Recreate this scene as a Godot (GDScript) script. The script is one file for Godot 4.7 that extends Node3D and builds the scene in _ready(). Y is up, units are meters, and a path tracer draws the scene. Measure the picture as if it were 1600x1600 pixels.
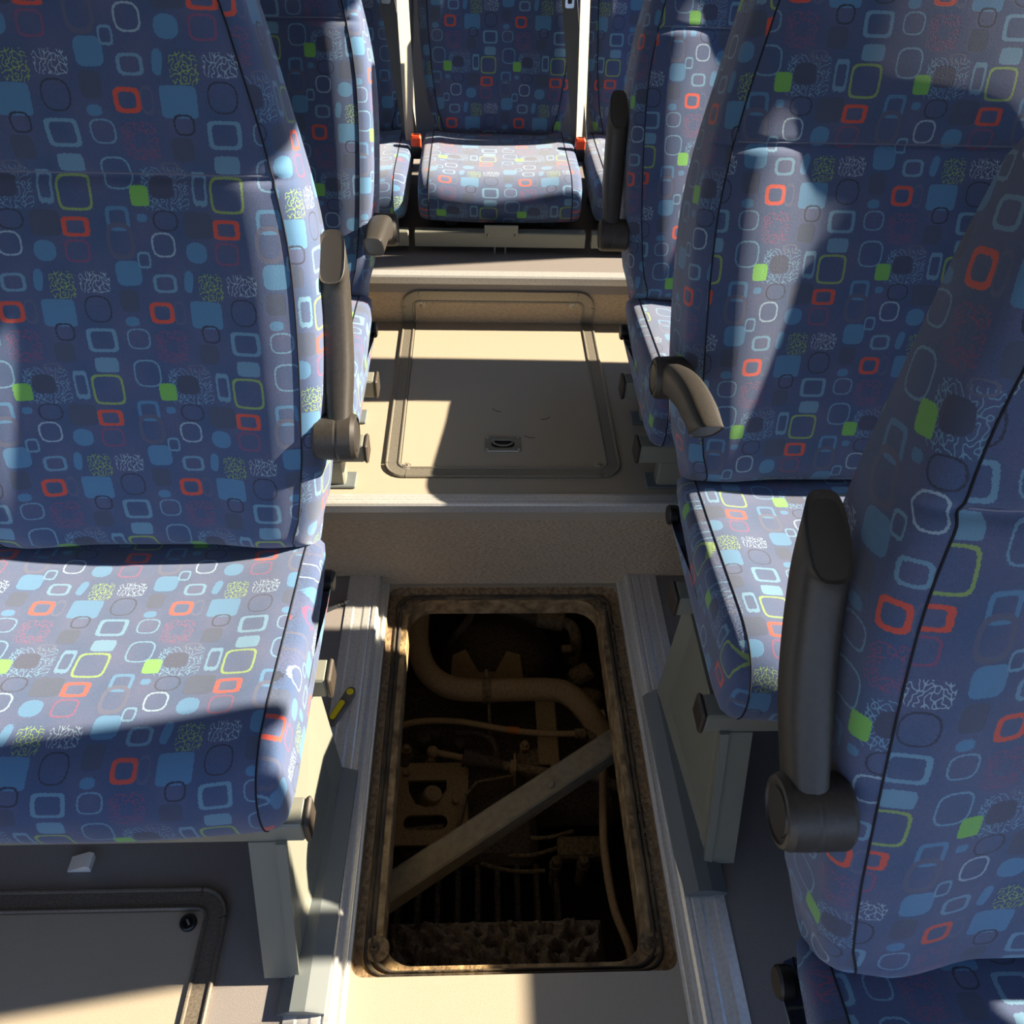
extends Node3D

const FLOOR_UP := 0.243      # first raised floor
const FLOOR_TOP := 0.378     # second raised floor, under the rear bench
const Z_STEP := -1.26
const Z_STEP2 := -1.978
const SIDE_L := -1.35
const SIDE_R := 1.46

var M := {}
var cache := {}
var taken := {}
var rng := RandomNumberGenerator.new()

# ------------------------------------------------------------------ naming
func numbered(called: String) -> String:
	var n: int = taken.get(called, 0)
	taken[called] = n + 1
	return called if n == 0 else "%s_%03d" % [called, n]

func tag(o: Node, label: String, category: String, group := "", kind := "") -> Node:
	if label != "": o.set_meta("label", label)
	if category != "": o.set_meta("category", category)
	if group != "": o.set_meta("group", group)
	if kind != "": o.set_meta("kind", kind)
	return o

func thing(called: String, label: String, category: String, at := Vector3.ZERO, group := "") -> Node3D:
	var o := Node3D.new()
	o.name = numbered(called)
	add_child(o)
	o.position = at
	tag(o, label, category, group)
	return o

func part(called: String, mesh: Mesh, mat: Material, parent: Node, at := Vector3.ZERO, rot := Vector3.ZERO) -> MeshInstance3D:
	var o := MeshInstance3D.new()
	o.name = numbered(called) if parent == self else called
	o.mesh = mesh
	o.material_override = mat
	parent.add_child(o, true)
	o.position = at
	o.rotation = rot
	o.cast_shadow = GeometryInstance3D.SHADOW_CASTING_SETTING_ON
	return o

func struct(called: String, mesh: Mesh, mat: Material, at := Vector3.ZERO, label := "", category := "") -> MeshInstance3D:
	var o := part(called, mesh, mat, self, at)
	tag(o, label, category, "", "structure")
	return o

# ------------------------------------------------------------------ shapes
func quad(st: SurfaceTool, a: Vector3, b: Vector3, c: Vector3, d: Vector3) -> void:
	tri(st, a, b, c)
	tri(st, a, c, d)

func tri(st: SurfaceTool, a: Vector3, b: Vector3, c: Vector3) -> void:
	var n := (c - a).cross(b - a)
	if n.length_squared() < 1e-16: return
	st.set_normal(n.normalized())
	st.add_vertex(a); st.add_vertex(b); st.add_vertex(c)

func newst() -> SurfaceTool:
	var st := SurfaceTool.new()
	st.begin(Mesh.PRIMITIVE_TRIANGLES)
	return st

func add_box(st: SurfaceTool, size: Vector3, ch: float, at := Vector3.ZERO, basis := Basis.IDENTITY) -> void:
	var h := size * 0.5
	ch = minf(ch, minf(h.x, minf(h.y, h.z)) * 0.9)
	var f := func(sx, sy, sz, ax):
		var v := Vector3(sx * (h.x - ch), sy * (h.y - ch), sz * (h.z - ch))
		v[ax] += [sx, sy, sz][ax] * ch
		return at + basis * v
	for ax in 3:
		for s in [-1, 1]:
			var p := []
			for k in [[-1, -1], [1, -1], [1, 1], [-1, 1]]:
				var q := [0, 0, 0]
				q[ax] = s; q[(ax + 1) % 3] = k[0] * s; q[(ax + 2) % 3] = k[1]
				p.append(f.call(q[0], q[1], q[2], ax))
			quad(st, p[0], p[3], p[2], p[1])
	for ax in 3:
		var b := (ax + 1) % 3
		var c := (ax + 2) % 3
		for s1 in [-1, 1]:
			for s2 in [-1, 1]:
				var q1 := [0, 0, 0]; var q2 := [0, 0, 0]
				q1[ax] = -1; q2[ax] = 1
				q1[b] = s1; q2[b] = s1; q1[c] = s2; q2[c] = s2
				var a0 = f.call(q1[0], q1[1], q1[2], b); var a1 = f.call(q2[0], q2[1], q2[2], b)
				var b0 = f.call(q1[0], q1[1], q1[2], c); var b1 = f.call(q2[0], q2[1], q2[2], c)
				if s1 * s2 > 0: quad(st, a0, b0, b1, a1)
				else: quad(st, a0, a1, b1, b0)
	for sx in [-1, 1]:
		for sy in [-1, 1]:
			for sz in [-1, 1]:
				var a = f.call(sx, sy, sz, 0); var b = f.call(sx, sy, sz, 1); var c = f.call(sx, sy, sz, 2)
				if sx * sy * sz > 0: tri(st, a, c, b)
				else: tri(st, a, b, c)

func box(size: Vector3, ch := 0.002) -> Mesh:
	var key := "b%s%s" % [size, ch]
	if not cache.has(key):
		var st := newst()
		add_box(st, size, ch)
		cache[key] = st.commit()
	return cache[key]

# rows of points -> smooth surface; uvs optional
func grid(rows: Array, uvs := [], wrap := false) -> Mesh:
	var st := newst()
	st.set_smooth_group(0)
	var n: int = rows[0].size()
	for i in rows.size():
		for j in n:
			if uvs.size() > 0: st.set_uv(uvs[i][j])
			st.add_vertex(rows[i][j])
	for i in rows.size() - 1:
		for j in (n if wrap else n - 1):
			var j2 := (j + 1) % n
			var a := i * n + j; var b := i * n + j2; var c := (i + 1) * n + j2; var d := (i + 1) * n + j
			for k in [a, b, c, a, c, d]: st.add_index(k)
	st.generate_normals()
	return st.commit()

# faceted loft of closed loops
func loft(loops: Array, closed := true, cap0 := false, cap1 := false) -> Mesh:
	var st := newst()
	var n: int = loops[0].size()
	for i in loops.size() - 1:
		for j in (n if closed else n - 1):
			var k := (j + 1) % n
			quad(st, loops[i][j], loops[i][k], loops[i + 1][k], loops[i + 1][j])
	for e in [[cap0, 0], [cap1, loops.size() - 1]]:
		if e[0]:
			var c := Vector3.ZERO
			for p in loops[e[1]]: c += p
			c /= n
			for j in n: tri(st, c, loops[e[1]][j], loops[e[1]][(j + 1) % n])
	return st.commit()

func rrect(x0: float, x1: float, z0: float, z1: float, r: float, y: float, n := 6) -> PackedVector3Array:
	var o := PackedVector3Array()
	for c in [[x1 - r, z1 - r, 0.0], [x0 + r, z1 - r, 90.0], [x0 + r, z0 + r, 180.0], [x1 - r, z0 + r, 270.0]]:
		for k in n + 1:
			var a := deg_to_rad(c[2] + 90.0 * k / n)
			o.append(Vector3(c[0] + cos(a) * r, y, c[1] + sin(a) * r))
	return o

func add_tube(st: SurfaceTool, pts: PackedVector3Array, r: float, seg := 12, radii := PackedFloat32Array()) -> void:
	var t0 := (pts[1] - pts[0]).normalized()
	var u := t0.cross(Vector3.UP if absf(t0.y) < 0.9 else Vector3.RIGHT).normalized()
	var rings := []
	for i in pts.size():
		var t := (pts[mini(i + 1, pts.size() - 1)] - pts[maxi(i - 1, 0)]).normalized()
		u = (u - t * u.dot(t)).normalized()
		var w := t.cross(u)
		var ring := []
		var rr := radii[i] if radii.size() > i else r
		for k in seg:
			var a := TAU * k / seg
			var d := u * cos(a) + w * sin(a)
			ring.append([pts[i] + d * rr, d])
		rings.append(ring)
	for i in rings.size() - 1:
		for k in seg:
			var k2 := (k + 1) % seg
			for q in [rings[i][k], rings[i + 1][k2], rings[i][k2], rings[i][k], rings[i + 1][k], rings[i + 1][k2]]:
				st.set_normal(q[1]); st.add_vertex(q[0])
	for e in [0, rings.size() - 1]:
		for k in seg: tri(st, pts[e], rings[e][k][0], rings[e][(k + 1) % seg][0])

func tube(pts: PackedVector3Array, r: float, seg := 12, radii := PackedFloat32Array()) -> Mesh:
	var st := newst()
	add_tube(st, pts, r, seg, radii)
	return st.commit()

func curve(ctrl: Array, per := 8) -> PackedVector3Array:
	var o := PackedVector3Array()
	for i in ctrl.size() - 1:
		var p0: Vector3 = ctrl[maxi(i - 1, 0)]; var p1: Vector3 = ctrl[i]
		var p2: Vector3 = ctrl[i + 1]; var p3: Vector3 = ctrl[mini(i + 2, ctrl.size() - 1)]
		for k in per: o.append(p1.cubic_interpolate(p2, p0, p3, float(k) / per))
	o.append(ctrl[-1])
	return o

# revolve (radius, height) profile round y
func add_lathe(st: SurfaceTool, prof: Array, seg := 24, at := Vector3.ZERO, basis := Basis.IDENTITY) -> void:
	for i in prof.size() - 1:
		var a: Vector2 = prof[i]; var b: Vector2 = prof[i + 1]
		var d := b - a
		if d.length() < 1e-6: continue
		var nn := Vector2(d.y, -d.x).normalized()
		for k in seg:
			var t0 := TAU * k / seg; var t1 := TAU * (k + 1) / seg
			var q := []
			for e in [[a, t0], [a, t1], [b, t1], [b, t0]]:
				q.append([at + basis * Vector3(e[0].x * cos(e[1]), e[0].y, e[0].x * sin(e[1])), basis * Vector3(nn.x * cos(e[1]), nn.y, nn.x * sin(e[1]))])
			for m in [0, 1, 2, 0, 2, 3]:
				st.set_normal(q[m][1]); st.add_vertex(q[m][0])

func lathe(prof: Array, seg := 24, basis := Basis.IDENTITY) -> Mesh:
	var key := "l%s%s%s" % [prof, seg, basis]
	if not cache.has(key):
		var st := newst()
		add_lathe(st, prof, seg, Vector3.ZERO, basis)
		cache[key] = st.commit()
	return cache[key]

# sweep a closed profile (lateral, up) along a path
func sweep(path: PackedVector3Array, prof: PackedVector2Array, up: Vector3) -> Mesh:
	var st := newst()
	var rings := []
	for i in path.size():
		var ta := (path[i] - path[maxi(i - 1, 0)]).normalized()
		var tb := (path[mini(i + 1, path.size() - 1)] - path[i]).normalized()
		if i == 0: ta = tb
		if i == path.size() - 1: tb = ta
		var t := (ta + tb).normalized()
		var lat := t.cross(up).normalized() / maxf(0.3, ta.dot(t))
		var ring := []
		for p in prof: ring.append(path[i] + lat * p.x + up * p.y)
		rings.append(ring)
	var n := prof.size()
	for i in rings.size() - 1:
		for k in n: quad(st, rings[i][k], rings[i + 1][k], rings[i + 1][(k + 1) % n], rings[i][(k + 1) % n])
	var idx := Geometry2D.triangulate_polygon(prof)
	for e in [0, rings.size() - 1]:
		for k in range(0, idx.size(), 3): tri(st, rings[e][idx[k]], rings[e][idx[k + 1]], rings[e][idx[k + 2]])
	return st.commit()

# extrude a polygon given in two axes along the third, centred
func prism(poly: PackedVector2Array, depth: float, basis := Basis.IDENTITY) -> Mesh:
	var st := newst()
	var n := poly.size()
	var f := func(p: Vector2, z: float): return basis * Vector3(p.x, p.y, z)
	for k in n:
		var a := poly[k]; var b := poly[(k + 1) % n]
		quad(st, f.call(a, -depth / 2), f.call(b, -depth / 2), f.call(b, depth / 2), f.call(a, depth / 2))
	var idx := Geometry2D.triangulate_polygon(poly)
	for k in range(0, idx.size(), 3):
		tri(st, f.call(poly[idx[k]], depth / 2), f.call(poly[idx[k + 1]], depth / 2), f.call(poly[idx[k + 2]], depth / 2))
		tri(st, f.call(poly[idx[k]], -depth / 2), f.call(poly[idx[k + 2]], -depth / 2), f.call(poly[idx[k + 1]], -depth / 2))
	return st.commit()

func strip_profile(w: float, t: float) -> PackedVector2Array:
	var h := w / 2
	return PackedVector2Array([Vector2(-h, 0), Vector2(-h, t * 1.1), Vector2(-h + 0.0025, t * 1.6), Vector2(-h + 0.005, t * 1.5), Vector2(-h + 0.0065, t), Vector2(h - 0.0065, t), Vector2(h - 0.005, t * 1.5), Vector2(h - 0.0025, t * 1.6), Vector2(h, t * 1.1), Vector2(h, 0)])

# ------------------------------------------------------------------ materials
func noise_tex(freq: float, ramp: Array, seed := 1, size := 512, octaves := 4, kind := FastNoiseLite.TYPE_SIMPLEX_SMOOTH, normal := false, bump := 4.0) -> NoiseTexture2D:
	var n := FastNoiseLite.new()
	n.seed = seed; n.frequency = freq; n.fractal_octaves = octaves; n.noise_type = kind
	var t := NoiseTexture2D.new()
	t.width = size; t.height = size; t.seamless = true; t.noise = n
	t.as_normal_map = normal; t.bump_strength = bump
	if not normal:
		var g := Gradient.new()
		g.offsets = PackedFloat32Array(ramp.map(func(r): return r[0]))
		g.colors = PackedColorArray(ramp.map(func(r): return r[1]))
		t.color_ramp = g
	return t

func c8(r: int, g: int, b: int) -> Color:
	return Color8(r, g, b)

func plain(col: Color, rough: float, metal := 0.0) -> StandardMaterial3D:
	var m := StandardMaterial3D.new()
	m.albedo_color = col; m.roughness = rough; m.metallic = metal
	return m

# colour mottled by noise laid on in world space
func mottled(ramp: Array, rough: float, scale: float, metal := 0.0, freq := 0.02, seed := 1, bump := 0.0, bfreq := 0.06, octaves := 4) -> StandardMaterial3D:
	var m := plain(Color.WHITE, rough, metal)
	m.albedo_texture = noise_tex(freq, ramp, seed, 512, octaves)
	m.uv1_triplanar = true; m.uv1_world_triplanar = true
	m.uv1_scale = Vector3.ONE * scale
	if bump > 0.0:
		m.normal_enabled = true
		m.normal_texture = noise_tex(bfreq, [], seed + 7, 512, 3, FastNoiseLite.TYPE_SIMPLEX_SMOOTH, true, 6.0)
		m.normal_scale = bump
	return m

# the woven moquette: shapes in tile units 920 x 1205
const TW := 640
const TH := 838
var fab: PackedByteArray
var fab_h: PackedByteArray
var wob: FastNoiseLite
var sq: FastNoiseLite

func put(kind: String, cx: float, cy: float, w: float, h: float, col: Color, lw := 14.0, p := 4.0, tilt := 0.0) -> void:
	cx += 0.058 * (cy - 60.0)
	var k := TW / 920.0
	var px := cx * k; var py := (cy - 60.0) * k
	var a := w * k / 2; var b := h * k / 2
	var ca := cos(tilt); var sa := sin(tilt)
	var ext := maxf(a, b) + 4
	for iy in range(int(py - ext), int(py + ext)):
		for ix in range(int(px - ext), int(px + ext)):
			var dx := ix - px; var dy := iy - py
			var x := (dx * ca + dy * sa) / a; var y := (-dx * sa + dy * ca) / b
			if absf(x) > 1.1 or absf(y) > 1.1: continue
			var d := pow(pow(absf(x), p) + pow(absf(y), p), 1.0 / p)
			var dist := (1.0 - d) * minf(a, b) + wob.get_noise_2d(ix, iy) * 2.6
			var hit := false
			if kind == "fill": hit = dist > 0
			elif kind == "ring": hit = dist > 0 and dist < lw * k
			elif kind == "scribble": hit = dist > 0 and absf(sq.get_noise_2d(ix * 1.25, iy)) < 0.2
			elif kind == "scribble_ring": hit = dist > 0 and dist < lw * k and absf(sq.get_noise_2d(ix * 1.25, iy)) < 0.2
			if hit:
				var tx := posmod(ix, TW); var ty := posmod(iy, TH)
				var at := (ty * TW + tx) * 3
				var tw := 0.93 + 0.14 * float(((tx + ty) / 2) % 2) * 0.6 + wob.get_noise_2d(tx * 3.1, ty * 3.1) * 0.08
				fab[at] = clampi(int(col.r8 * tw), 0, 255); fab[at + 1] = clampi(int(col.g8 * tw), 0, 255); fab[at + 2] = clampi(int(col.b8 * tw), 0, 255)
				fab_h[ty * TW + tx] = mini(255, fab_h[ty * TW + tx] + 26)

func make_fabric() -> void:
	wob = FastNoiseLite.new(); wob.seed = 5; wob.frequency = 0.09; wob.fractal_octaves = 2
	sq = FastNoiseLite.new(); sq.seed = 9; sq.frequency = 0.034; sq.fractal_octaves = 1
	var big := FastNoiseLite.new(); big.seed = 3; big.frequency = 0.006; big.fractal_octaves = 2
	fab = PackedByteArray(); fab.resize(TW * TH * 3)
	fab_h = PackedByteArray(); fab_h.resize(TW * TH)
	var r2 := RandomNumberGenerator.new(); r2.seed = 77
	for y in TH:
		for x in TW:
			# patches of navy and grey-violet in the ground weave, repeating with the tile
			var t := clampf(0.5 + 0.5 * sin(TAU * x / TW * 2.0 + 1.3 * sin(TAU * y / TH)) * sin(TAU * y / TH * 2.0 + 0.7), 0, 1)
			var g := 0.84 + r2.randf() * 0.3 + 0.07 * float(((x + y) / 2) % 2)
			var at := (y * TW + x) * 3
			fab[at] = int((58 + 16 * t) * g); fab[at + 1] = int((78 + 5 * t) * g); fab[at + 2] = int((112 + 2 * t) * g)
			fab_h[y * TW + x] = int(60 + r2.randf() * 70 + 30 * float(((x + y) / 2) % 2))
	var blue := c8(78, 124, 160); var mid := c8(100, 140, 166); var pale := c8(138, 162, 178)
	var green := c8(112, 174, 84); var lime := c8(128, 156, 94); var red := c8(196, 80, 68)
	var plum := c8(122, 76, 108); var dark := c8(50, 58, 78); var grey := c8(68, 79, 102)
	put("fill", 1185, 270, 120, 140, grey); put("fill", 705, 600, 130, 130, grey); put("fill", 710, 1020, 185, 150, grey, 0, 5)
	put("scribble", 540, 820, 285, 245, mid, 0, 6)
	put("fill", 520, 810, 150, 130, c8(64, 72, 96), 0, 3)
	put("fill", 295, 105, 155, 150, blue); put("ring", 505, 165, 145, 112, mid, 16); put("fill", 655, 150, 58, 130, blue, 0, 3, 0.15)
	put("scribble", 795, 180, 155, 168, lime, 0, 5); put("scribble", 995, 160, 185, 128, pale, 0, 5)
	put("ring", 450, 345, 150, 134, red, 24); put("fill", 735, 350, 205, 170, blue, 0, 8)
	put("ring", 980, 325, 165, 168, dark, 9, 2.6); put("fill", 255, 400, 84, 58, blue, 0, 2.5)
	put("ring", 270, 510, 145, 132, mid, 9, 3); put("scribble_ring", 470, 560, 200, 210, plum, 62, 5)
	put("ring", 740, 470, 120, 112, dark, 10, 3); put("ring", 960, 520, 190, 152, mid, 20, 6)
	put("fill", 950, 680, 150, 98, mid, 0, 5); put("ring", 275, 735, 172, 182, mid, 10, 3.2)
	put("fill", 380, 860, 110, 118, green, 0, 5); put("ring", 755, 815, 92, 190, mid, 15, 6); put("ring", 920, 845, 205, 205, lime, 15, 5)
	put("ring", 225, 990, 140, 142, blue, 22, 5); put("fill", 370, 985, 60, 46, blue, 0, 3); put("ring", 510, 1000, 155, 120, dark, 8, 2.4)
	put("ring", 885, 1040, 165, 114, red, 20, 6); put("ring", 215, 1120, 165, 215, c8(84, 90, 114), 22, 3)
	put("ring", 470, 1140, 145, 146, pale, 11, 3); put("ring", 335, 1230, 82, 100, mid, 12, 4)
	put("fill", 670, 1180, 134, 122, blue, 0, 2.4); put("ring", 865, 1180, 150, 132, plum, 11, 4)
	put("ring", 560, 345, 70, 150, c8(84, 92, 120), 8, 3); put("ring", 600, 700, 110, 60, c8(90, 98, 120), 8, 3)
	var im := Image.create_from_data(TW, TH, false, Image.FORMAT_RGB8, fab)
	var hi := Image.create_from_data(TW, TH, false, Image.FORMAT_L8, fab_h)
	hi.convert(Image.FORMAT_RGBA8)
	hi.bump_map_to_normal_map(2.2)
	M.fab_tex = ImageTexture.create_from_image(im)
	M.fab_norm = ImageTexture.create_from_image(hi)

func fabric(offset := Vector2.ZERO) -> StandardMaterial3D:
	var m := plain(Color.WHITE, 0.92)
	m.albedo_texture = M.fab_tex
	m.normal_enabled = true; m.normal_texture = M.fab_norm; m.normal_scale = 1.0
	m.rim_enabled = true; m.rim = 0.6; m.rim_tint = 0.4
	m.uv1_offset = Vector3(offset.x, offset.y, 0)
	return m

func make_materials() -> void:
	make_fabric()
	M.lino = mottled([[0.0, c8(142, 130, 112)], [0.3, c8(160, 148, 128)], [0.62, c8(166, 154, 134)], [0.8, c8(174, 162, 142)], [1.0, c8(150, 138, 120)]], 0.6, 4.0, 0.0, 0.3, 3, 0.09, 0.3, 3)
	M.lino_grey = mottled([[0.0, c8(108, 102, 98)], [0.45, c8(128, 121, 116)], [0.7, c8(134, 127, 122)], [0.85, c8(160, 153, 146)], [1.0, c8(118, 112, 108)]], 0.6, 4.0, 0.0, 0.3, 4, 0.09, 0.3, 3)
	M.emboss = mottled([[0.0, c8(160, 141, 116)], [0.5, c8(174, 155, 129)], [1.0, c8(182, 163, 137)]], 0.62, 2.2, 0.0, 0.05, 5, 0.75, 0.06, 2)
	M.emboss.uv1_scale = Vector3(2.6, 6.0, 2.6)
	M.alu = mottled([[0.0, c8(200, 198, 192)], [0.5, c8(216, 214, 209)], [1.0, c8(224, 222, 217)]], 0.38, 7.0, 0.55, 0.03, 6)
	M.alu_dull = mottled([[0.0, c8(128, 121, 108)], [0.5, c8(140, 133, 119)], [1.0, c8(150, 143, 129)]], 0.36, 6.0, 0.45, 0.05, 8)
	M.frame_plastic = mottled([[0.0, c8(82, 74, 64)], [0.5, c8(104, 95, 83)], [1.0, c8(120, 110, 96)]], 0.42, 8.0, 0.0, 0.05, 9)
	M.paint = plain(c8(126, 126, 113), 0.42)
	M.paint_dark = plain(c8(112, 116, 116), 0.5)
	M.foot = plain(c8(100, 106, 106), 0.5)
	M.black = plain(c8(26, 25, 24), 0.45)
	M.cap = plain(c8(58, 50, 42), 0.5)
	M.arm = mottled([[0.0, c8(44, 40, 35)], [0.5, c8(50, 46, 41)], [1.0, c8(60, 55, 48)]], 0.48, 9.0, 0.0, 0.03, 11)
	M.arm_end = plain(c8(48, 45, 42), 0.4)
	M.shell = plain(c8(52, 56, 66), 0.6)
	M.seam = plain(c8(24, 26, 36), 0.9)
	M.thread = plain(c8(112, 118, 140), 0.9)
	M.chrome = plain(c8(206, 206, 204), 0.22, 1.0)
	M.screw = plain(c8(176, 168, 152), 0.35, 0.6)
	M.webbing = mottled([[0.0, c8(158, 150, 132)], [1.0, c8(178, 170, 152)]], 0.85, 30.0, 0.0, 0.1, 14)
	M.web_grey = mottled([[0.0, c8(92, 92, 88)], [1.0, c8(108, 108, 104)]], 0.85, 30.0, 0.0, 0.1, 15)
	M.orange = plain(c8(232, 74, 30), 0.4)
	M.wall = plain(c8(150, 148, 146), 0.8)
	M.roof = plain(c8(200, 198, 194), 0.85)
	M.dirt_metal = mottled([[0.0, c8(80, 66, 48)], [0.4, c8(118, 98, 70)], [0.65, c8(142, 120, 88)], [1.0, c8(100, 82, 58)]], 0.8, 5.0, 0.2, 0.03, 17, 0.5)
	M.grime = mottled([[0.0, c8(50, 41, 32)], [0.5, c8(80, 66, 51)], [1.0, c8(106, 87, 65)]], 0.85, 6.0, 0.0, 0.03, 19, 0.6)
	M.dusty = mottled([[0.0, c8(138, 108, 72)], [0.5, c8(158, 127, 87)], [1.0, c8(174, 142, 100)]], 0.85, 6.0, 0.0, 0.035, 20, 0.4)
	M.rubber = mottled([[0.0, c8(44, 39, 33)], [0.45, c8(62, 54, 44)], [0.75, c8(96, 81, 60)], [1.0, c8(122, 102, 74)]], 0.8, 1.6, 0.0, 0.014, 21, 0.3)
	M.rim_dirt = mottled([[0.0, c8(74, 58, 40)], [0.45, c8(118, 95, 66)], [0.7, c8(146, 122, 88)], [1.0, c8(98, 78, 54)]], 0.85, 5.0, 0.0, 0.03, 22, 0.6)
	M.flange = mottled([[0.0, c8(86, 68, 46)], [0.35, c8(132, 106, 70)], [0.7, c8(164, 136, 94)], [1.0, c8(178, 150, 108)]], 0.7, 2.5, 0.0, 0.02, 31, 0.4)
	M.soil = mottled([[0.0, c8(60, 50, 42)], [0.5, c8(122, 104, 88)], [1.0, c8(164, 144, 124)]], 1.0, 9.0, 0.0, 0.05, 23, 1.0)
	M.beam = mottled([[0.0, c8(120, 105, 80)], [0.5, c8(136, 120, 92)], [1.0, c8(148, 131, 102)]], 0.75, 3.0, 0.0, 0.03, 24, 0.15)
	M.label_orange = plain(c8(186, 112, 56), 0.8)
	M.yellow = plain(c8(244, 212, 22), 0.4)
	M.white = plain(c8(226, 222, 210), 0.7)
	M.pen_body = plain(c8(70, 72, 78), 0.25, 0.6)
	M.dust = plain(c8(122, 108, 88), 1.0)
	var g := plain(Color(0.8, 0.9, 0.88, 0.1), 0.02)
	g.transparency = BaseMaterial3D.TRANSPARENCY_ALPHA
	M.glass = g

# ------------------------------------------------------------------ seat meshes
const LEAN := 17.0
const TILE := Vector2(0.195, 0.255)

func back_hw(s: float) -> float:
	var k := [[0.0, 0.194], [0.05, 0.209], [0.15, 0.223], [0.3, 0.232], [0.42, 0.232], [0.5, 0.222], [0.6, 0.2], [0.7, 0.177], [0.76, 0.158], [0.795, 0.135], [0.81, 0.11]]
	if s <= 0: return k[0][1]
	for i in k.size() - 1:
		if s <= k[i + 1][0]:
			var t: float = (s - k[i][0]) / (k[i + 1][0] - k[i][0])
			var p0: float = k[maxi(i - 1, 0)][1]; var p3: float = k[mini(i + 2, k.size() - 1)][1]
			return cubic_interpolate(k[i][1], k[i + 1][1], p0, p3, t)
	return k[-1][1]

func back_point(s: float, x: float, n: float, top: float) -> Vector3:
	# flattened towards the rounded top and bottom edges
	var k := 1.0
	var r0 := 0.035; var r1 := 0.05
	if s < -0.02 + r0: k = sqrt(maxf(0.0, 1.0 - pow(1.0 - (s + 0.02) / r0, 2)))
	elif s > top - r1: k = sqrt(maxf(0.0, 1.0 - pow((s - top + r1) / r1, 2)))
	var mid := -0.05
	n = mid + (n - mid) * k
	var a := deg_to_rad(LEAN)
	return Vector3(x, s * cos(a) + n * sin(a), -s * sin(a) + n * cos(a))

func back_front_n(s: float, u: float) -> float:
	var n := 0.012 * sin(clampf(s / 0.5, 0, 1) * PI)
	n += 0.02 * smoothstep(0.35, 0.85, absf(u)) * (1.0 - smoothstep(0.5, 0.6, s)) - 0.006 * smoothstep(0.86, 1.0, absf(u))
	n += 0.012 * smoothstep(0.525, 0.6, s) * (1.0 - u * u * 0.6)
	n -= 0.006 * exp(-pow((s - 0.52) / 0.006, 2))
	return n

func back_rows() -> Array:
	var r := []
	for k in 6: r.append(-0.02 + 0.035 * (1.0 - cos(PI / 2 * k / 6.0)))
	var s := 0.02
	while s < 0.5: r.append(s); s += 0.025
	for q in [0.505, 0.511, 0.515, 0.518, 0.52, 0.522, 0.525, 0.529, 0.535, 0.55]: r.append(q)
	s = 0.57
	while s < 0.755: r.append(s); s += 0.02
	for k in 7: r.append(0.76 + 0.05 * sin(PI / 2 * k / 6.0))
	return r

func back_meshes(dw := 0.0) -> Dictionary:
	var key := "back%s" % dw
	if cache.has(key): return cache[key]
	var rows := back_rows()
	var top: float = rows[-1]
	var R := 0.028
	var front := []; var fuv := []
	var sides := {-1: [], 1: []}; var suv := {-1: [], 1: []}
	var shell := []
	var seams := {-1: PackedVector3Array(), 1: PackedVector3Array()}
	for s in rows:
		var hw := back_hw(s) + dw
		var row := PackedVector3Array(); var ur := PackedVector2Array()
		for j in 29:
			var u := -1.0 + 2.0 * j / 28.0
			var x := u * (hw - R)
			row.append(back_point(s, x, back_front_n(s, u), top))
			ur.append(Vector2(x / TILE.x, -s / TILE.y))
		front.append(row); fuv.append(ur)
		for sg in [-1, 1]:
			var n1 := back_front_n(s, 1.0)
			var sr := PackedVector3Array(); var su := PackedVector2Array()
			for k in 6:
				var a := PI / 2 * k / 5.0
				sr.append(back_point(s, sg * (hw - R + R * sin(a)), n1 - R * 0.9 * (1.0 - cos(a)), top))
				su.append(Vector2((sg * (hw - R) + sg * R * a) / TILE.x + 0.37 * sg, -s / TILE.y + 0.41))
			for k in 4:
				var n := lerpf(n1 - R * 0.9, -0.1, (k + 1) / 4.0)
				sr.append(back_point(s, sg * (hw + 0.003 * sin(PI * (k + 1) / 5.0)), n, top))
				su.append(Vector2((sg * (hw - R) + sg * (R * 1.57 + (k + 1) * 0.018)) / TILE.x + 0.37 * sg, -s / TILE.y + 0.41))
			sides[sg].append(sr); suv[sg].append(su)
			var e := back_point(s, sg * (hw - R + 0.0012), n1 + 0.0004, top)
			seams[sg].append(e)
		var br := PackedVector3Array()
		for j in 13:
			var u := -1.0 + 2.0 * j / 12.0
			br.append(back_point(s, u * hw, -0.1 - 0.04 * (1.0 - pow(absf(u), 6)), top))
		shell.append(br)
	var st := PackedVector3Array()
	for j in 25:
		var u := -0.98 + 1.96 * j / 24.0
		st.append(back_point(0.524, u * (back_hw(0.52) + dw - R), back_front_n(0.524, u) + 0.0003, top))
	cache[key] = {"front": grid(front, fuv), "side_r": grid(sides[1], suv[1]), "side_l": grid(sides[-1], suv[-1]), "shell": grid(shell),
		"seam_r": tube(seams[1], 0.0012, 6), "seam_l": tube(seams[-1], 0.0012, 6), "stitch": tube(st, 0.0011, 6)}
	return cache[key]

# side view of the cushion: (z towards the front, y)
const CUSH := [[-0.05, -0.035], [-0.02, -0.02], [0.03, -0.012], [0.1, -0.008], [0.2, 0.0], [0.3, 0.008], [0.34, 0.008], [0.372, 0.0], [0.398, -0.018], [0.413, -0.044], [0.417, -0.077], [0.409, -0.107], [0.39, -0.119], [0.3, -0.12], [0.1, -0.12], [-0.05, -0.118]]

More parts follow.
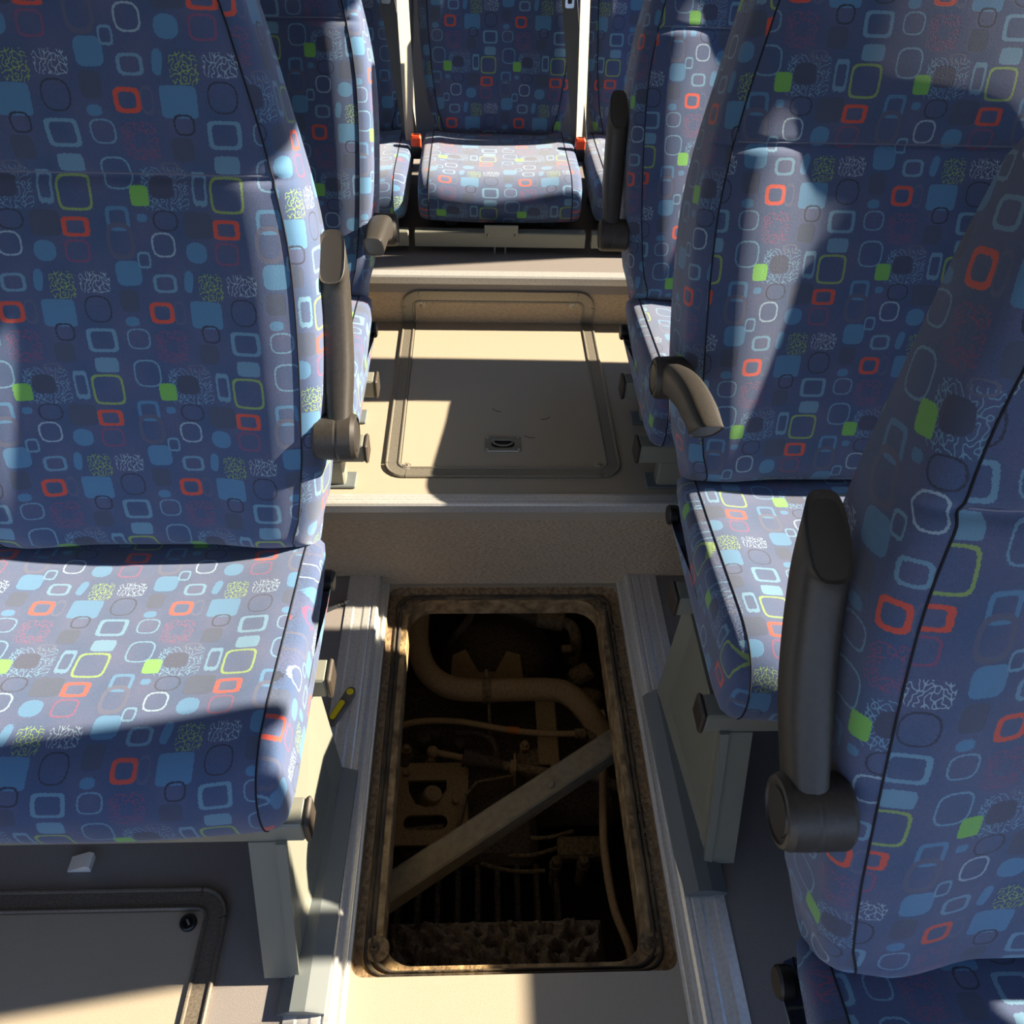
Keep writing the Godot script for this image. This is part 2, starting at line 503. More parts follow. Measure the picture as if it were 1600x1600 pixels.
func cushion_meshes(dw := 0.0) -> Dictionary:
	var key := "cush%s" % dw
	if cache.has(key): return cache[key]
	var pr := PackedVector3Array()
	var ctrl := []
	for c in CUSH: ctrl.append(Vector3(0, c[1], c[0]))
	pr = curve(ctrl, 3)
	var hw := 0.182 + dw
	var rows := []; var uvs := []
	var arc := 0.0
	for i in pr.size():
		if i > 0: arc += pr[i].distance_to(pr[i - 1])
		var row := PackedVector3Array(); var ur := PackedVector2Array()
		for j in 23:
			var u := -1.0 + 2.0 * j / 22.0
			var p := pr[i]
			var top := smoothstep(-0.05, -0.01, p.y)
			p.y += (0.014 * pow(absf(u), 3) - 0.006) * top - 0.006 * smoothstep(0.9, 1.0, absf(u)) * top
			var bow := 0.012 * (1.0 - u * u) * smoothstep(0.3, 0.42, p.z)
			p.z += bow
			p.x = u * hw
			row.append(p); ur.append(Vector2(p.x / TILE.x, arc / TILE.y))
		rows.append(row); uvs.append(ur)
	var d := {"top": grid(rows, uvs)}
	var cen := Vector3(0, -0.07, 0.19)
	for sg in [-1, 1]:
		var sr := []; var su := []
		for k in [[0.0, hw], [0.02, hw + 0.012], [0.07, hw + 0.022], [0.2, hw + 0.027], [0.45, hw + 0.029], [0.75, hw + 0.029], [1.0, hw + 0.029]]:
			var row := PackedVector3Array(); var ur := PackedVector2Array()
			for i in rows.size():
				var p: Vector3 = rows[i][22 if sg > 0 else 0]
				p = p.lerp(Vector3(p.x, cen.y, lerpf(p.z, cen.z, 0.9)), k[0] * 0.98)
				p.x = sg * k[1]
				row.append(p); ur.append(Vector2(p.z / TILE.x + 0.2, -p.y / TILE.y + 0.3))
			sr.append(row); su.append(ur)
		d["side_r" if sg > 0 else "side_l"] = grid(sr, su)
		var sm := PackedVector3Array()
		for i in rows.size(): sm.append(rows[i][22 if sg > 0 else 0])
		d["seam_r" if sg > 0 else "seam_l"] = tube(sm, 0.0013, 6)
	cache[key] = d
	return d

func arm_meshes() -> Dictionary:
	if cache.has("arm"): return cache.arm
	var L := 0.285
	var rows := []; var last := PackedVector3Array()
	for i in 25:
		var t := i / 24.0
		var w := lerpf(0.0165, 0.0215, smoothstep(0.0, 0.4, t)) * (1.0 - 0.16 * smoothstep(0.75, 1.0, t))
		var th := lerpf(0.026, 0.024, t) * (1.0 - 0.1 * smoothstep(0.7, 1.0, t))
		var row := PackedVector3Array()
		for k in 24:
			var a := TAU * k / 24
			var x := w * signf(cos(a)) * pow(absf(cos(a)), 0.62); var z := th * signf(sin(a)) * pow(absf(sin(a)), 0.62)
			var y := L * t
			y = minf(y, L - 0.07 * (z + th) / (2.0 * th))
			row.append(Vector3(x, y, z - 0.02 * sin(PI * minf(t, 0.95)) ))
		rows.append(row); last = row
	var edge := PackedVector3Array()
	for p in last: edge.append(p)
	var inner := PackedVector3Array()
	var c := Vector3.ZERO
	for p in last: c += p / 24.0
	for p in last: inner.append(c + (p - c) * 0.86 - Vector3(0, 0.0025, 0))
	var hb := Basis(Vector3(0, 0, 1), -PI / 2)   # lathe axis y -> x
	var st := newst()
	cache.arm = {"bar": grid(rows, [], true), "lip": loft([edge, inner]), "end": loft([inner, inner], true, true, false),
		"hub": lathe([Vector2(0, -0.03), Vector2(0.031, -0.03), Vector2(0.034, -0.026), Vector2(0.0345, 0.0), Vector2(0.0338, 0.003), Vector2(0.0345, 0.006), Vector2(0.034, 0.024), Vector2(0.031, 0.03), Vector2(0.0275, 0.031), Vector2(0.0265, 0.0285), Vector2(0.0, 0.0285)], 36, hb),
		"cap": lathe([Vector2(0, 0.0), Vector2(0.0215, 0.0), Vector2(0.0225, -0.002), Vector2(0.023, -0.004)], 32, hb)}
	return cache.arm

func armrest(seat: Node3D, sg: int, at: Vector3, tilt: float) -> void:
	var a := Node3D.new()
	a.name = "armrest"
	seat.add_child(a, true)
	a.position = at
	var d := arm_meshes()
	var hub := part("hub", d.hub, M.arm, a)
	hub.scale = Vector3(sg, 1, 1)
	part("hub_cap", d.cap, M.arm_end, a, Vector3(sg * 0.0305, 0, 0)).scale = Vector3(sg, 1, 1)
	var x := sg * 0.006
	for q in [["bar", M.arm], ["lip", M.arm], ["end", M.arm_end]]:
		var o := part({"bar": "arm_bar", "lip": "rim", "end": "end_facet"}[q[0]], d[q[0]], q[1], a)
		o.position = Vector3(x, 0.0, 0.0)
		o.rotation.x = deg_to_rad(tilt)

# ------------------------------------------------------------------ a whole seat
# at: middle of the crease between cushion and backrest; sg: +1 when the aisle lies on its +x side
func coach_seat(label: String, group: String, at: Vector3, sg: int, opt := {}) -> Node3D:
	var floor_y: float = opt.get("floor", 0.025)
	var root := thing("coach_seat", label, "seat", Vector3(at.x, floor_y, at.z), group)
	var cy := at.y - floor_y
	var fb: Material = fabric(opt.get("phase", Vector2.ZERO))
	var fc: Material = fabric(opt.get("phase2", Vector2(0.3, 0.1)))
	var dw: float = opt.get("dw", 0.05)
	var b := back_meshes(dw)
	var back := part("backrest", b.front, fb, root, Vector3(0, cy, 0))
	for q in [["side_panel", "side_r", fb], ["side_panel", "side_l", fb], ["back_shell", "shell", M.shell], ["seam", "seam_r", M.seam], ["seam", "seam_l", M.seam], ["stitching", "stitch", M.thread]]:
		part(q[0], b[q[1]], q[2], back)
	back.rotation.x = deg_to_rad(opt.get("lean", 0.0))
	var c := cushion_meshes(dw)
	var cu := part("cushion", c.top, fc, root, Vector3(0, cy, 0))
	for q in [["side_panel", "side_r", fc], ["side_panel", "side_l", fc], ["seam", "seam_r", M.seam], ["seam", "seam_l", M.seam]]:
		part(q[0], c[q[1]], q[2], cu)
	cu.scale = Vector3(opt.get("wide", 1.0), opt.get("thick", 1.0), 1.0)
	cu.rotation.x = deg_to_rad(opt.get("tip", 0.0))
	part("seat_pan", box(Vector3(0.36, 0.012, 0.4), 0.004), M.black, root, Vector3(0, cy - 0.004 - 0.124 * opt.get("thick", 1.0), 0.19))
	for x in [-0.13, 0.13]:
		part("pan_mount", lathe([Vector2(0, -0.009), Vector2(0.018, -0.009), Vector2(0.02, 0.0), Vector2(0.018, 0.009), Vector2(0, 0.009)], 16, Basis(Vector3(1, 0, 0), PI / 2)), M.black, root, Vector3(x, cy - 0.009 - 0.124 * opt.get("thick", 1.0), 0.385))
	if opt.has("arm"):
		armrest(root, sg, Vector3(sg * (opt.get("arm_x", 0.243) + dw), cy + opt.get("arm_y", 0.165), opt.get("arm_z", -0.053)), opt.arm)
	var kind: String = opt.get("base", "tall")
	if kind == "bench":
		var zr: float = 0.435
		part("rail", box(Vector3(0.452, 0.04, 0.03), 0.002), M.paint, root, Vector3(0, 0.038, zr))
		for x in [-0.014, 0.014]: part("leg", box(Vector3(0.004, 0.022, 0.02), 0.001), M.paint, root, Vector3(x, 0.009, zr + 0.005))
		part("rear_support", box(Vector3(0.4, 0.05, 0.03), 0.002), M.black, root, Vector3(0, 0.025, 0.1))
		if opt.get("plate", false):
			var p := part("cover_plate", box(Vector3(0.088, 0.034, 0.004), 0.001), M.paint, root, Vector3(0.002, 0.064, zr + 0.018))
			for x in [-0.036, 0.036]: screw(p, Vector3(x, -0.01, 0.002), 0.003, Basis(Vector3.RIGHT, PI / 2))
		return root
	# pivot stub of the backrest
	part("pivot_stub", lathe([Vector2(0, -0.02), Vector2(0.012, -0.02), Vector2(0.012, 0.004), Vector2(0.017, 0.004), Vector2(0.0185, 0.008), Vector2(0.0185, 0.02), Vector2(0.016, 0.023), Vector2(0, 0.023)], 20, Basis(Vector3(0, 0, 1), -PI / 2 * sg)), M.black, root, Vector3(sg * (0.19 + dw), cy - 0.107, -0.02))
	# two cross tubes with end caps on the aisle side
	var ty := cy - 0.118 - 0.03
	for tz in [0.372, 0.145]:
		var tb := part("cross_tube", box(Vector3(0.44 + 2.0 * dw, 0.042, 0.042), 0.003), M.paint, root, Vector3(0, ty, tz))
		part("end_cap", box(Vector3(0.008, 0.045, 0.045), 0.003), M.cap, tb, Vector3(sg * (0.224 + dw), 0, 0))
	if opt.get("legs", true):
		if kind == "tall":
			var foot_y := 0.012
			var lp := [Vector3(sg * (0.165 + dw), ty - 0.018, 0.375), Vector3(sg * (0.158 + dw), foot_y, 0.452)]
			var dirv: Vector3 = (lp[1] - lp[0])
			var rings := []
			for e in [[0.0, 0.024], [1.0, 0.027]]:
				var p: Vector3 = lp[0] + dirv * e[0]
				var w: float = e[1]
				rings.append(PackedVector3Array([p + Vector3(-w, 0, -0.02), p + Vector3(-w + 0.004, 0, 0.02), p + Vector3(w - 0.004, 0, 0.02), p + Vector3(w, 0, -0.02)]))
			part("leg", loft(rings, true, true, true), M.paint, root)
			# pressed side plate between the tubes and the foot rail
			var a0 := sg * (0.196 + dw)
			var rim := PackedVector3Array([Vector3(a0, ty - 0.015, 0.13), Vector3(a0, ty - 0.015, 0.40), Vector3(sg * (0.186 + dw), 0.0, 0.478), Vector3(sg * (0.212 + dw), 0.012, 0.14)])
			var fold := PackedVector3Array()
			var cen := (rim[0] + rim[1] + rim[2] + rim[3]) / 4.0
			for p in rim: fold.append(cen + (p - cen) * 0.74 - Vector3(sg * 0.009, 0, 0))
			var back2 := PackedVector3Array()
			for p in rim: back2.append(p - Vector3(sg * 0.014, 0, 0))
			part("side_plate", loft([back2, rim, fold], true, true, true), M.paint, root)
			# rail the seat is bolted on
			part("foot_rail", sweep(PackedVector3Array([Vector3(sg * (0.2 + dw), 0.0, 0.135), Vector3(sg * (0.192 + dw), 0.0, 0.52)]), PackedVector2Array([Vector2(-0.036, 0), Vector2(-0.036, 0.012), Vector2(-0.01, 0.022), Vector2(0.012, 0.022), Vector2(0.03, 0.009), Vector2(0.036, 0)]), Vector3.UP), M.foot, root)
			part("leg_rear", box(Vector3(0.04, ty - 0.02, 0.035), 0.004), M.paint, root, Vector3(sg * (0.16 + dw), (ty - 0.02) / 2, 0.13)).name = "leg"
		else:
			for tz in [0.372, 0.15]:
				part("leg", box(Vector3(0.05, ty - 0.02, 0.035), 0.004), M.paint, root, Vector3(sg * (0.15 + dw), (ty - 0.02) / 2, tz))
				part("foot_plate", box(Vector3(0.09, 0.006, 0.05), 0.002), M.foot, root, Vector3(sg * (0.15 + dw), 0.003, tz))
	return root

# ------------------------------------------------------------------ fixtures
func screw(parent: Node, at: Vector3, r: float, up := Basis.IDENTITY, mat: Material = null) -> void:
	var s := part("screw", lathe([Vector2(r * 1.5, 0.0), Vector2(r * 1.45, 0.0015), Vector2(r * 1.1, 0.0022), Vector2(r, 0.0012), Vector2(r * 0.9, 0.003), Vector2(r * 0.42, 0.0042), Vector2(r * 0.36, 0.0012), Vector2(0, 0.0012)], 18, up), mat if mat else M.screw, parent, at)
	s.cast_shadow = GeometryInstance3D.SHADOW_CASTING_SETTING_ON

func arc_path(c: Vector3, r: float, a0: float, a1: float, ax: Vector3, ay: Vector3, n := 6) -> PackedVector3Array:
	var o := PackedVector3Array()
	for k in n + 1:
		var a := deg_to_rad(lerpf(a0, a1, float(k) / n))
		o.append(c + (ax * cos(a) + ay * sin(a)) * r)
	return o

func upper_hatch() -> void:
	var t := thing("floor_hatch", "closed beige floor hatch on the raised step with a recessed ring pull", "hatch", Vector3(0.058, FLOOR_UP, Z_STEP2))
	var x0 := -0.238; var x1 := 0.236; var zn := 0.623; var r := 0.03
	part("panel", box(Vector3(0.44, 0.004, 0.62), 0.001), M.lino, t, Vector3(0, 0.0005, 0.307))
	var w := 0.034
	var pf := strip_profile(w, 0.0035)
	part("riser_panel", box(Vector3(0.44, 0.07, 0.004), 0.001), M.emboss, t, Vector3(0, 0.036, 0.0005))
	var m: Material = M.alu_dull
	var up := Vector3.UP
	part("frame_strip", sweep(PackedVector3Array([Vector3(x0, 0, 0.006), Vector3(x0, 0, zn - r)]), pf, up), m, t)
	part("frame_strip", sweep(PackedVector3Array([Vector3(x1, 0, 0.006), Vector3(x1, 0, zn - r)]), pf, up), m, t)
	part("frame_strip", sweep(PackedVector3Array([Vector3(x0 + r, 0, zn), Vector3(x1 - r, 0, zn)]), pf, up), m, t)
	part("corner_piece", sweep(arc_path(Vector3(x0 + r, 0, zn - r), r, 180, 90, Vector3.RIGHT, Vector3.BACK), pf, up), m, t)
	part("corner_piece", sweep(arc_path(Vector3(x1 - r, 0, zn - r), r, 0, 90, Vector3.RIGHT, Vector3.BACK), pf, up), m, t)
	# the part of the frame that climbs the riser
	var b := Vector3.BACK
	var yt := 0.078
	part("frame_strip", sweep(PackedVector3Array([Vector3(x0, 0.0, 0.0), Vector3(x0, yt - r, 0)]), pf, b), m, t)
	part("frame_strip", sweep(PackedVector3Array([Vector3(x1, 0.0, 0.0), Vector3(x1, yt - r, 0)]), pf, b), m, t)
	part("frame_strip", sweep(PackedVector3Array([Vector3(x0 + r, yt, 0), Vector3(x1 - r, yt, 0)]), pf, b), m, t)
	part("corner_piece", sweep(arc_path(Vector3(x0 + r, yt - r, 0), r, 180, 90, Vector3.RIGHT, Vector3.UP), pf, b), m, t)
	part("corner_piece", sweep(arc_path(Vector3(x1 - r, yt - r, 0), r, 0, 90, Vector3.RIGHT, Vector3.UP), pf, b), m, t)
	for s in [[-0.207, 0.605], [0.204, 0.601]]: screw(t, Vector3(s[0], 0.0025, s[1]), 0.0075)
	for s in [-0.203, 0.197]: screw(t, Vector3(s, 0.056, 0.0025), 0.0075, Basis(Vector3.RIGHT, PI / 2))
	for q in [[-0.012, 0.40, 0.6], [0.1, 0.43, -0.4], [0.06, 0.5, 0.3]]:
		var c0 := Vector3(q[0], 0.003, q[1]); var dd := Vector3(cos(q[2]), 0, sin(q[2])) * 0.012
		part("lint_thread", tube(curve([c0 - dd, c0 + Vector3(0, 0, 0.004), c0 + dd], 5), 0.0007, 5), M.cap, t)
	# recessed ring pull
	var h := Node3D.new(); h.name = "ring_pull"; t.add_child(h); h.position = Vector3(0.0, 0.0026, 0.527)
	part("base_plate", loft([rrect(-0.04, 0.04, -0.027, 0.027, 0.006, 0.0), rrect(-0.039, 0.039, -0.026, 0.026, 0.006, 0.0025), rrect(-0.028, 0.028, -0.017, 0.017, 0.014, 0.0025), rrect(-0.026, 0.026, -0.015, 0.015, 0.013, 0.0004)], true, false, true), M.alu_dull, h)
	part("cup", loft([rrect(-0.025, 0.025, -0.013, 0.013, 0.012, 0.0008), rrect(-0.02, 0.02, -0.009, 0.009, 0.008, 0.0005)], true, false, true), M.black, h)
	var rp := PackedVector3Array()
	for k in 25:
		var a := PI * k / 24
		rp.append(Vector3(0.021 * cos(a), 0.003, -0.004 + 0.013 * sin(a)))
	rp.append(Vector3(-0.018, 0.003, -0.011)); rp.append(Vector3(0.018, 0.003, -0.011)); rp.append(Vector3(0.021, 0.003, -0.004))
	part("pull_ring", tube(rp, 0.0022, 8), M.alu_dull, h)
	for sx in [-1, 1]:
		for sz in [-1, 1]: screw(h, Vector3(sx * 0.0345, 0.002, sz * 0.0215), 0.0026)

func side_hatch() -> void:
	var t := thing("floor_hatch", "brown framed floor hatch with a round lock in front of the left seat", "hatch", Vector3(-0.72, 0.025, -0.35))
	var x1 := 0.315; var x0 := -0.34; var z0 := -0.215; var z1 := 0.3; var r := 0.03
	part("panel", box(Vector3(0.62, 0.006, 0.48), 0.001), M.lino, t, Vector3(-0.012, 0.0015, 0.043))
	var pf := strip_profile(0.036, 0.006)
	part("frame_strip", sweep(PackedVector3Array([Vector3(x0, 0, z0), Vector3(x1 - r, 0, z0)]), pf, Vector3.UP), M.frame_plastic, t)
	part("corner_piece", sweep(arc_path(Vector3(x1 - r, 0, z0 + r), r, -90, 0, Vector3.RIGHT, Vector3.BACK), pf, Vector3.UP), M.frame_plastic, t)
	part("frame_strip", sweep(PackedVector3Array([Vector3(x1, 0, z0 + r), Vector3(x1, 0, z1)]), pf, Vector3.UP), M.frame_plastic, t)
	var lk := part("lock", lathe([Vector2(0.013, 0), Vector2(0.013, 0.006), Vector2(0.011, 0.008), Vector2(0.008, 0.008), Vector2(0.0075, 0.005), Vector2(0, 0.005)], 24), M.black, t, Vector3(0.276, 0.004, -0.178))
	part("lock_slot", box(Vector3(0.003, 0.003, 0.01), 0.0005), M.screw, lk, Vector3(0, 0.0055, 0), Vector3(0, 0.6, 0))

# ------------------------------------------------------------------ setting
func shell() -> void:
	var zf := 3.6; var zr := -3.05
	var mid := (SIDE_L + SIDE_R) / 2; var wid := SIDE_R - SIDE_L
	var hx0 := -0.192; var hx1 := 0.312; var hz0 := -1.25; var hz1 := -0.455
	# sunken aisle with the open hatch
	var y := 0.0
	var fl := struct("floor", loft([rrect(-0.212, 0.332, Z_STEP, zf, 0.001, y - 0.03), rrect(-0.212, 0.332, Z_STEP, zf, 0.001, y), rrect(hx0, hx1, hz0, hz1, 0.02, y), rrect(hx0, hx1, hz0, hz1, 0.02, y - 0.03)]), M.lino, Vector3.ZERO, "beige speckled floor of the sunken aisle around the open hatch", "floor")
	# side platforms
	for s in [-1, 1]:
		var xi := -0.212 if s < 0 else 0.332
		var xo := SIDE_L if s < 0 else SIDE_R
		var w := absf(xo - xi)
		var pl := part("floor_platform", box(Vector3(w, 0.055, zf - Z_STEP), 0.002), M.lino_grey, fl, Vector3((xi + xo) / 2, -0.0025, (zf + Z_STEP) / 2))
	# raised floors
	struct("floor_raised", box(Vector3(wid, 0.05, Z_STEP - Z_STEP2), 0.002), M.lino, Vector3(mid, FLOOR_UP - 0.025, (Z_STEP + Z_STEP2) / 2), "beige floor of the raised step around the closed hatch", "floor")
	struct("floor_rear", box(Vector3(wid, 0.05, Z_STEP2 - zr), 0.002), M.lino_grey, Vector3(mid, FLOOR_TOP - 0.025, (Z_STEP2 + zr) / 2), "grey floor of the top step under the rear bench", "floor")
	struct("wall_step", box(Vector3(wid, FLOOR_UP - 0.02, 0.02), 0.001), M.emboss, Vector3(mid, (FLOOR_UP - 0.05) / 2 - 0.005, Z_STEP - 0.0105), "embossed beige riser of the near step above the open hatch", "riser")
	struct("wall_step_rear", box(Vector3(wid, FLOOR_TOP - FLOOR_UP, 0.02), 0.001), M.emboss, Vector3(mid, (FLOOR_UP + FLOOR_TOP) / 2 - 0.025, Z_STEP2 - 0.0105), "embossed beige riser of the far step below the rear bench", "riser")
	# metal nosings on the two steps
	var k := 1
	for e in [[FLOOR_UP, Z_STEP, "near", "worn aluminium nosing along the edge of the near step"], [FLOOR_TOP, Z_STEP2, "far", "worn aluminium nosing along the edge of the far step"]]:
		var prof := PackedVector2Array([Vector2(-0.026, 0), Vector2(-0.026, 0.0015), Vector2(-0.018, 0.003), Vector2(-0.014, 0.0022), Vector2(-0.01, 0.0035), Vector2(-0.006, 0.0022), Vector2(-0.002, 0.0035), Vector2(0.005, 0.003), Vector2(0.0085, -0.001), Vector2(0.0085, -0.018), Vector2(0.006, -0.021), Vector2(0.0015, -0.021), Vector2(0.0015, 0.0)])
		var m := struct("trim_%d" % k, sweep(PackedVector3Array([Vector3(SIDE_R, e[0], e[1]), Vector3(SIDE_L, e[0], e[1])]), flip(prof), Vector3.UP), M.alu, Vector3.ZERO, e[3], "trim")
		k += 1
	# ridged aluminium edging along both platforms
	for s in [-1, 1]:
		var e := -0.212 if s < 0 else 0.332
		var pts := [[0.066, 0.0], [0.066, 0.002], [0.05, 0.0032], [0.046, 0.002], [0.03, 0.002], [0.026, 0.0034], [0.014, 0.0034], [0.011, 0.0018], [0.008, 0.0046], [0.001, 0.0046], [-0.003, 0.0], [-0.003, -0.02], [-0.004, -0.0215], [-0.011, -0.0215], [-0.012, -0.0185], [-0.0145, -0.0185], [-0.0155, -0.0225], [-0.019, -0.0235], [-0.019, -0.0248], [0.0, -0.0248], [0.0, 0.0]]
		var prof := PackedVector2Array()
		for p in pts: prof.append(Vector2(p[0] * (1 if s < 0 else -1), p[1]))
		if s > 0: prof.reverse()
		struct("trim_%d" % k, sweep(PackedVector3Array([Vector3(e, 0.0255, zf), Vector3(e, 0.0255, Z_STEP)]), flip(prof), Vector3.UP), M.alu, Vector3.ZERO, "ridged aluminium edging along the %s side of the sunken aisle" % ("left" if s < 0 else "right"), "trim")
		k += 1
	# side walls with their window bands
	var sill := 0.74; var head := 2.1; var roof := 2.3
	var posts := [zr + 0.1, -2.3, -0.75, 0.8, 2.3, zf]
	var n := 1
	for s in [-1, 1]:
		var x: float = (SIDE_L - 0.03) if s < 0 else (SIDE_R + 0.03)
		var side := "left" if s < 0 else "right"
		var w := struct("wall_%s" % side, box(Vector3(0.06, sill + 0.1, zf - zr), 0.004), M.wall, Vector3(x, (sill - 0.1) / 2, (zf + zr) / 2), "grey side wall below the %s windows" % side, "wall")
		part("window_header", box(Vector3(0.06, roof - head, zf - zr), 0.004), M.wall, w, Vector3(0, (roof + head) / 2 - (sill - 0.1) / 2, 0))
		for p in posts:
			part("pillar", box(Vector3(0.055, head - sill, 0.07), 0.004), M.wall, w, Vector3(0, (head + sill) / 2 - (sill - 0.1) / 2, p - (zf + zr) / 2))
		for i in posts.size() - 1:
			var pane := struct("window_%d" % n, box(Vector3(0.006, head - sill, posts[i + 1] - posts[i] - 0.07), 0.001), M.glass, Vector3(x, (head + sill) / 2, (posts[i] + posts[i + 1]) / 2), "glass pane %d of the %s window band" % [i + 1, side], "window")
			n += 1
	struct("wall_rear", box(Vector3(wid + 0.12, roof + 0.1, 0.06), 0.004), M.wall, Vector3(mid, (roof - 0.1) / 2, zr - 0.03), "plain grey wall behind the rear bench", "wall")
	var wf := struct("wall_front", box(Vector3(wid + 0.12, 0.9, 0.06), 0.004), M.wall, Vector3(mid, 0.35, zf + 0.03), "grey wall below the windscreen", "wall")
	struct("window_%d" % n, box(Vector3(wid, roof - 0.8, 0.006), 0.001), M.glass, Vector3(mid, (roof + 0.8) / 2, zf + 0.03), "wide windscreen pane at the front end", "window")
	struct("ceiling", box(Vector3(wid + 0.12, 0.06, zf - zr + 0.12), 0.004), M.roof, Vector3(mid, roof + 0.03, (zf + zr) / 2), "pale ceiling over the seats", "ceiling")

func curtain(label: String, x: float, z0: float, z1: float, drop: float) -> void:
	var t := thing("curtain", label, "curtain", Vector3(x, 1.87, (z0 + z1) / 2))
	var h := (z1 - z0) / 2
	part("rail", tube(PackedVector3Array([Vector3(0, 0, -h), Vector3(0, 0, h)]), 0.008, 10), M.alu_dull, t)
	var front := []; var back := []
	var n := int(h * 250)
	for i in 13:
		var y := -0.005 - drop * i / 12.0
		var a := PackedVector3Array(); var b := PackedVector3Array()
		for j in n + 1:
			var z := -h + 2.0 * h * j / n
			var dx := 0.014 * sin(j * TAU / 8.0) * (0.5 + 0.5 * i / 12.0)
			a.append(Vector3(dx - 0.001, y, z)); b.append(Vector3(dx + 0.001, y, z))
		front.append(a); back.append(b)
	part("cloth", grid(front), M.web_grey, t)
	part("lining", grid(back), M.web_grey, t)

# overhead rack above the windows, its front edge towards the aisle
func luggage_rack(label: String, s: int) -> void:
	var x: float = SIDE_L if s < 0 else SIDE_R
	var t := thing("luggage_rack", label, "rack", Vector3(x - s * 0.22, 1.9, 0.25))
	part("tray", box(Vector3(0.4, 0.03, 6.3), 0.006), M.roof, t)
	part("front_rail", tube(PackedVector3Array([Vector3(-s * 0.2, 0.05, -3.15), Vector3(-s * 0.2, 0.05, 3.15)]), 0.02, 12), M.alu_dull, t)
	for z in [-2.6, -1.05, 0.5, 2.05]:
		part("hanger", box(Vector3(0.02, 0.36, 0.04), 0.004), M.roof, t, Vector3(-s * 0.17, 0.19, z))

func flip(p: PackedVector2Array) -> PackedVector2Array:
	var o := PackedVector2Array()
	for v in p: o.append(Vector2(-v.x, v.y))
	return o

# ------------------------------------------------------------------ open hatch and engine bay
func hatch_frame() -> void:
	var t := thing("hatch_frame", "dirty metal frame with rubber seal around the open hatch", "frame", Vector3(0.06, 0, -0.8525))
	var x0 := -0.252; var x1 := 0.252; var z0 := -0.3975; var z1 := 0.3975
	var f := func(i: float, y: float, r: float): return rrect(x0 + i, x1 - i, z0 + i * 0.3, z1 - i * 0.6, r, y, 8)
	part("rim", loft([f.call(0.0, -0.001, 0.02), f.call(0.001, -0.022, 0.022), f.call(0.012, -0.026, 0.03)]), M.rim_dirt, t)
	part("flange", loft([f.call(0.012, -0.026, 0.03), f.call(0.02, -0.027, 0.036), f.call(0.0215, -0.031, 0.038), f.call(0.041, -0.031, 0.05), f.call(0.043, -0.036, 0.05), f.call(0.044, -0.075, 0.05), f.call(0.02, -0.08, 0.05)]), M.flange, t)
	# rubber seal: a rounded bead on the flange
	var loops := []
	for k in 9:
		var a := PI * k / 8.0
		loops.append(f.call(0.0255 - 0.004 * cos(a), -0.0305 + 0.007 * sin(a), 0.04))
	part("rubber_seal", loft(loops), M.rubber, t)
	var lip := []
	for k in 7:
		var a := PI * k / 6.0
		lip.append(f.call(0.0165 - 0.0032 * cos(a), -0.0268 + 0.0045 * sin(a), 0.034))
	part("seal_lip", loft(lip), M.rubber, t)
	for sx in [-1, 1]:
		for sz in [-1, 1]:
			var cx: float = (x1 - 0.034) * sx
			var cz: float = (z1 - 0.05) * sz if sz > 0 else z0 + 0.034
			part("corner_tab", lathe([Vector2(0.02, 0), Vector2(0.02, 0.003), Vector2(0.0, 0.003)], 20), M.dirt_metal, t, Vector3(cx, -0.0275, cz))
			screw(t, Vector3(cx + 0.004 * sx, -0.0245, cz), 0.006, Basis.IDENTITY, M.grime)
	# matted dust along the right edge
	var st := newst()
	rng.seed = 41
	for i in 420:
		var z := rng.randf_range(-0.36, 0.34)
		var x := 0.243 + rng.randfn(0, 0.006)
		var d := Vector3(rng.randf_range(-1, 1), rng.randf_range(0.1, 1.0), rng.randf_range(-1, 1)).normalized() * rng.randf_range(0.004, 0.011)
		var p := Vector3(x, -0.018 + rng.randf_range(-0.006, 0.014), z)
		var w := Vector3(rng.randf_range(-1, 1), rng.randf_range(-1, 1), rng.randf_range(-1, 1)).normalized() * 0.0016
		tri(st, p - w, p + w, p + d)
		tri(st, p - w.cross(d.normalized()), p + w.cross(d.normalized()), p + d)
	var du := part("dust_fluff", st.commit(), M.dust, t)
	du.set_meta("kind", "stuff")

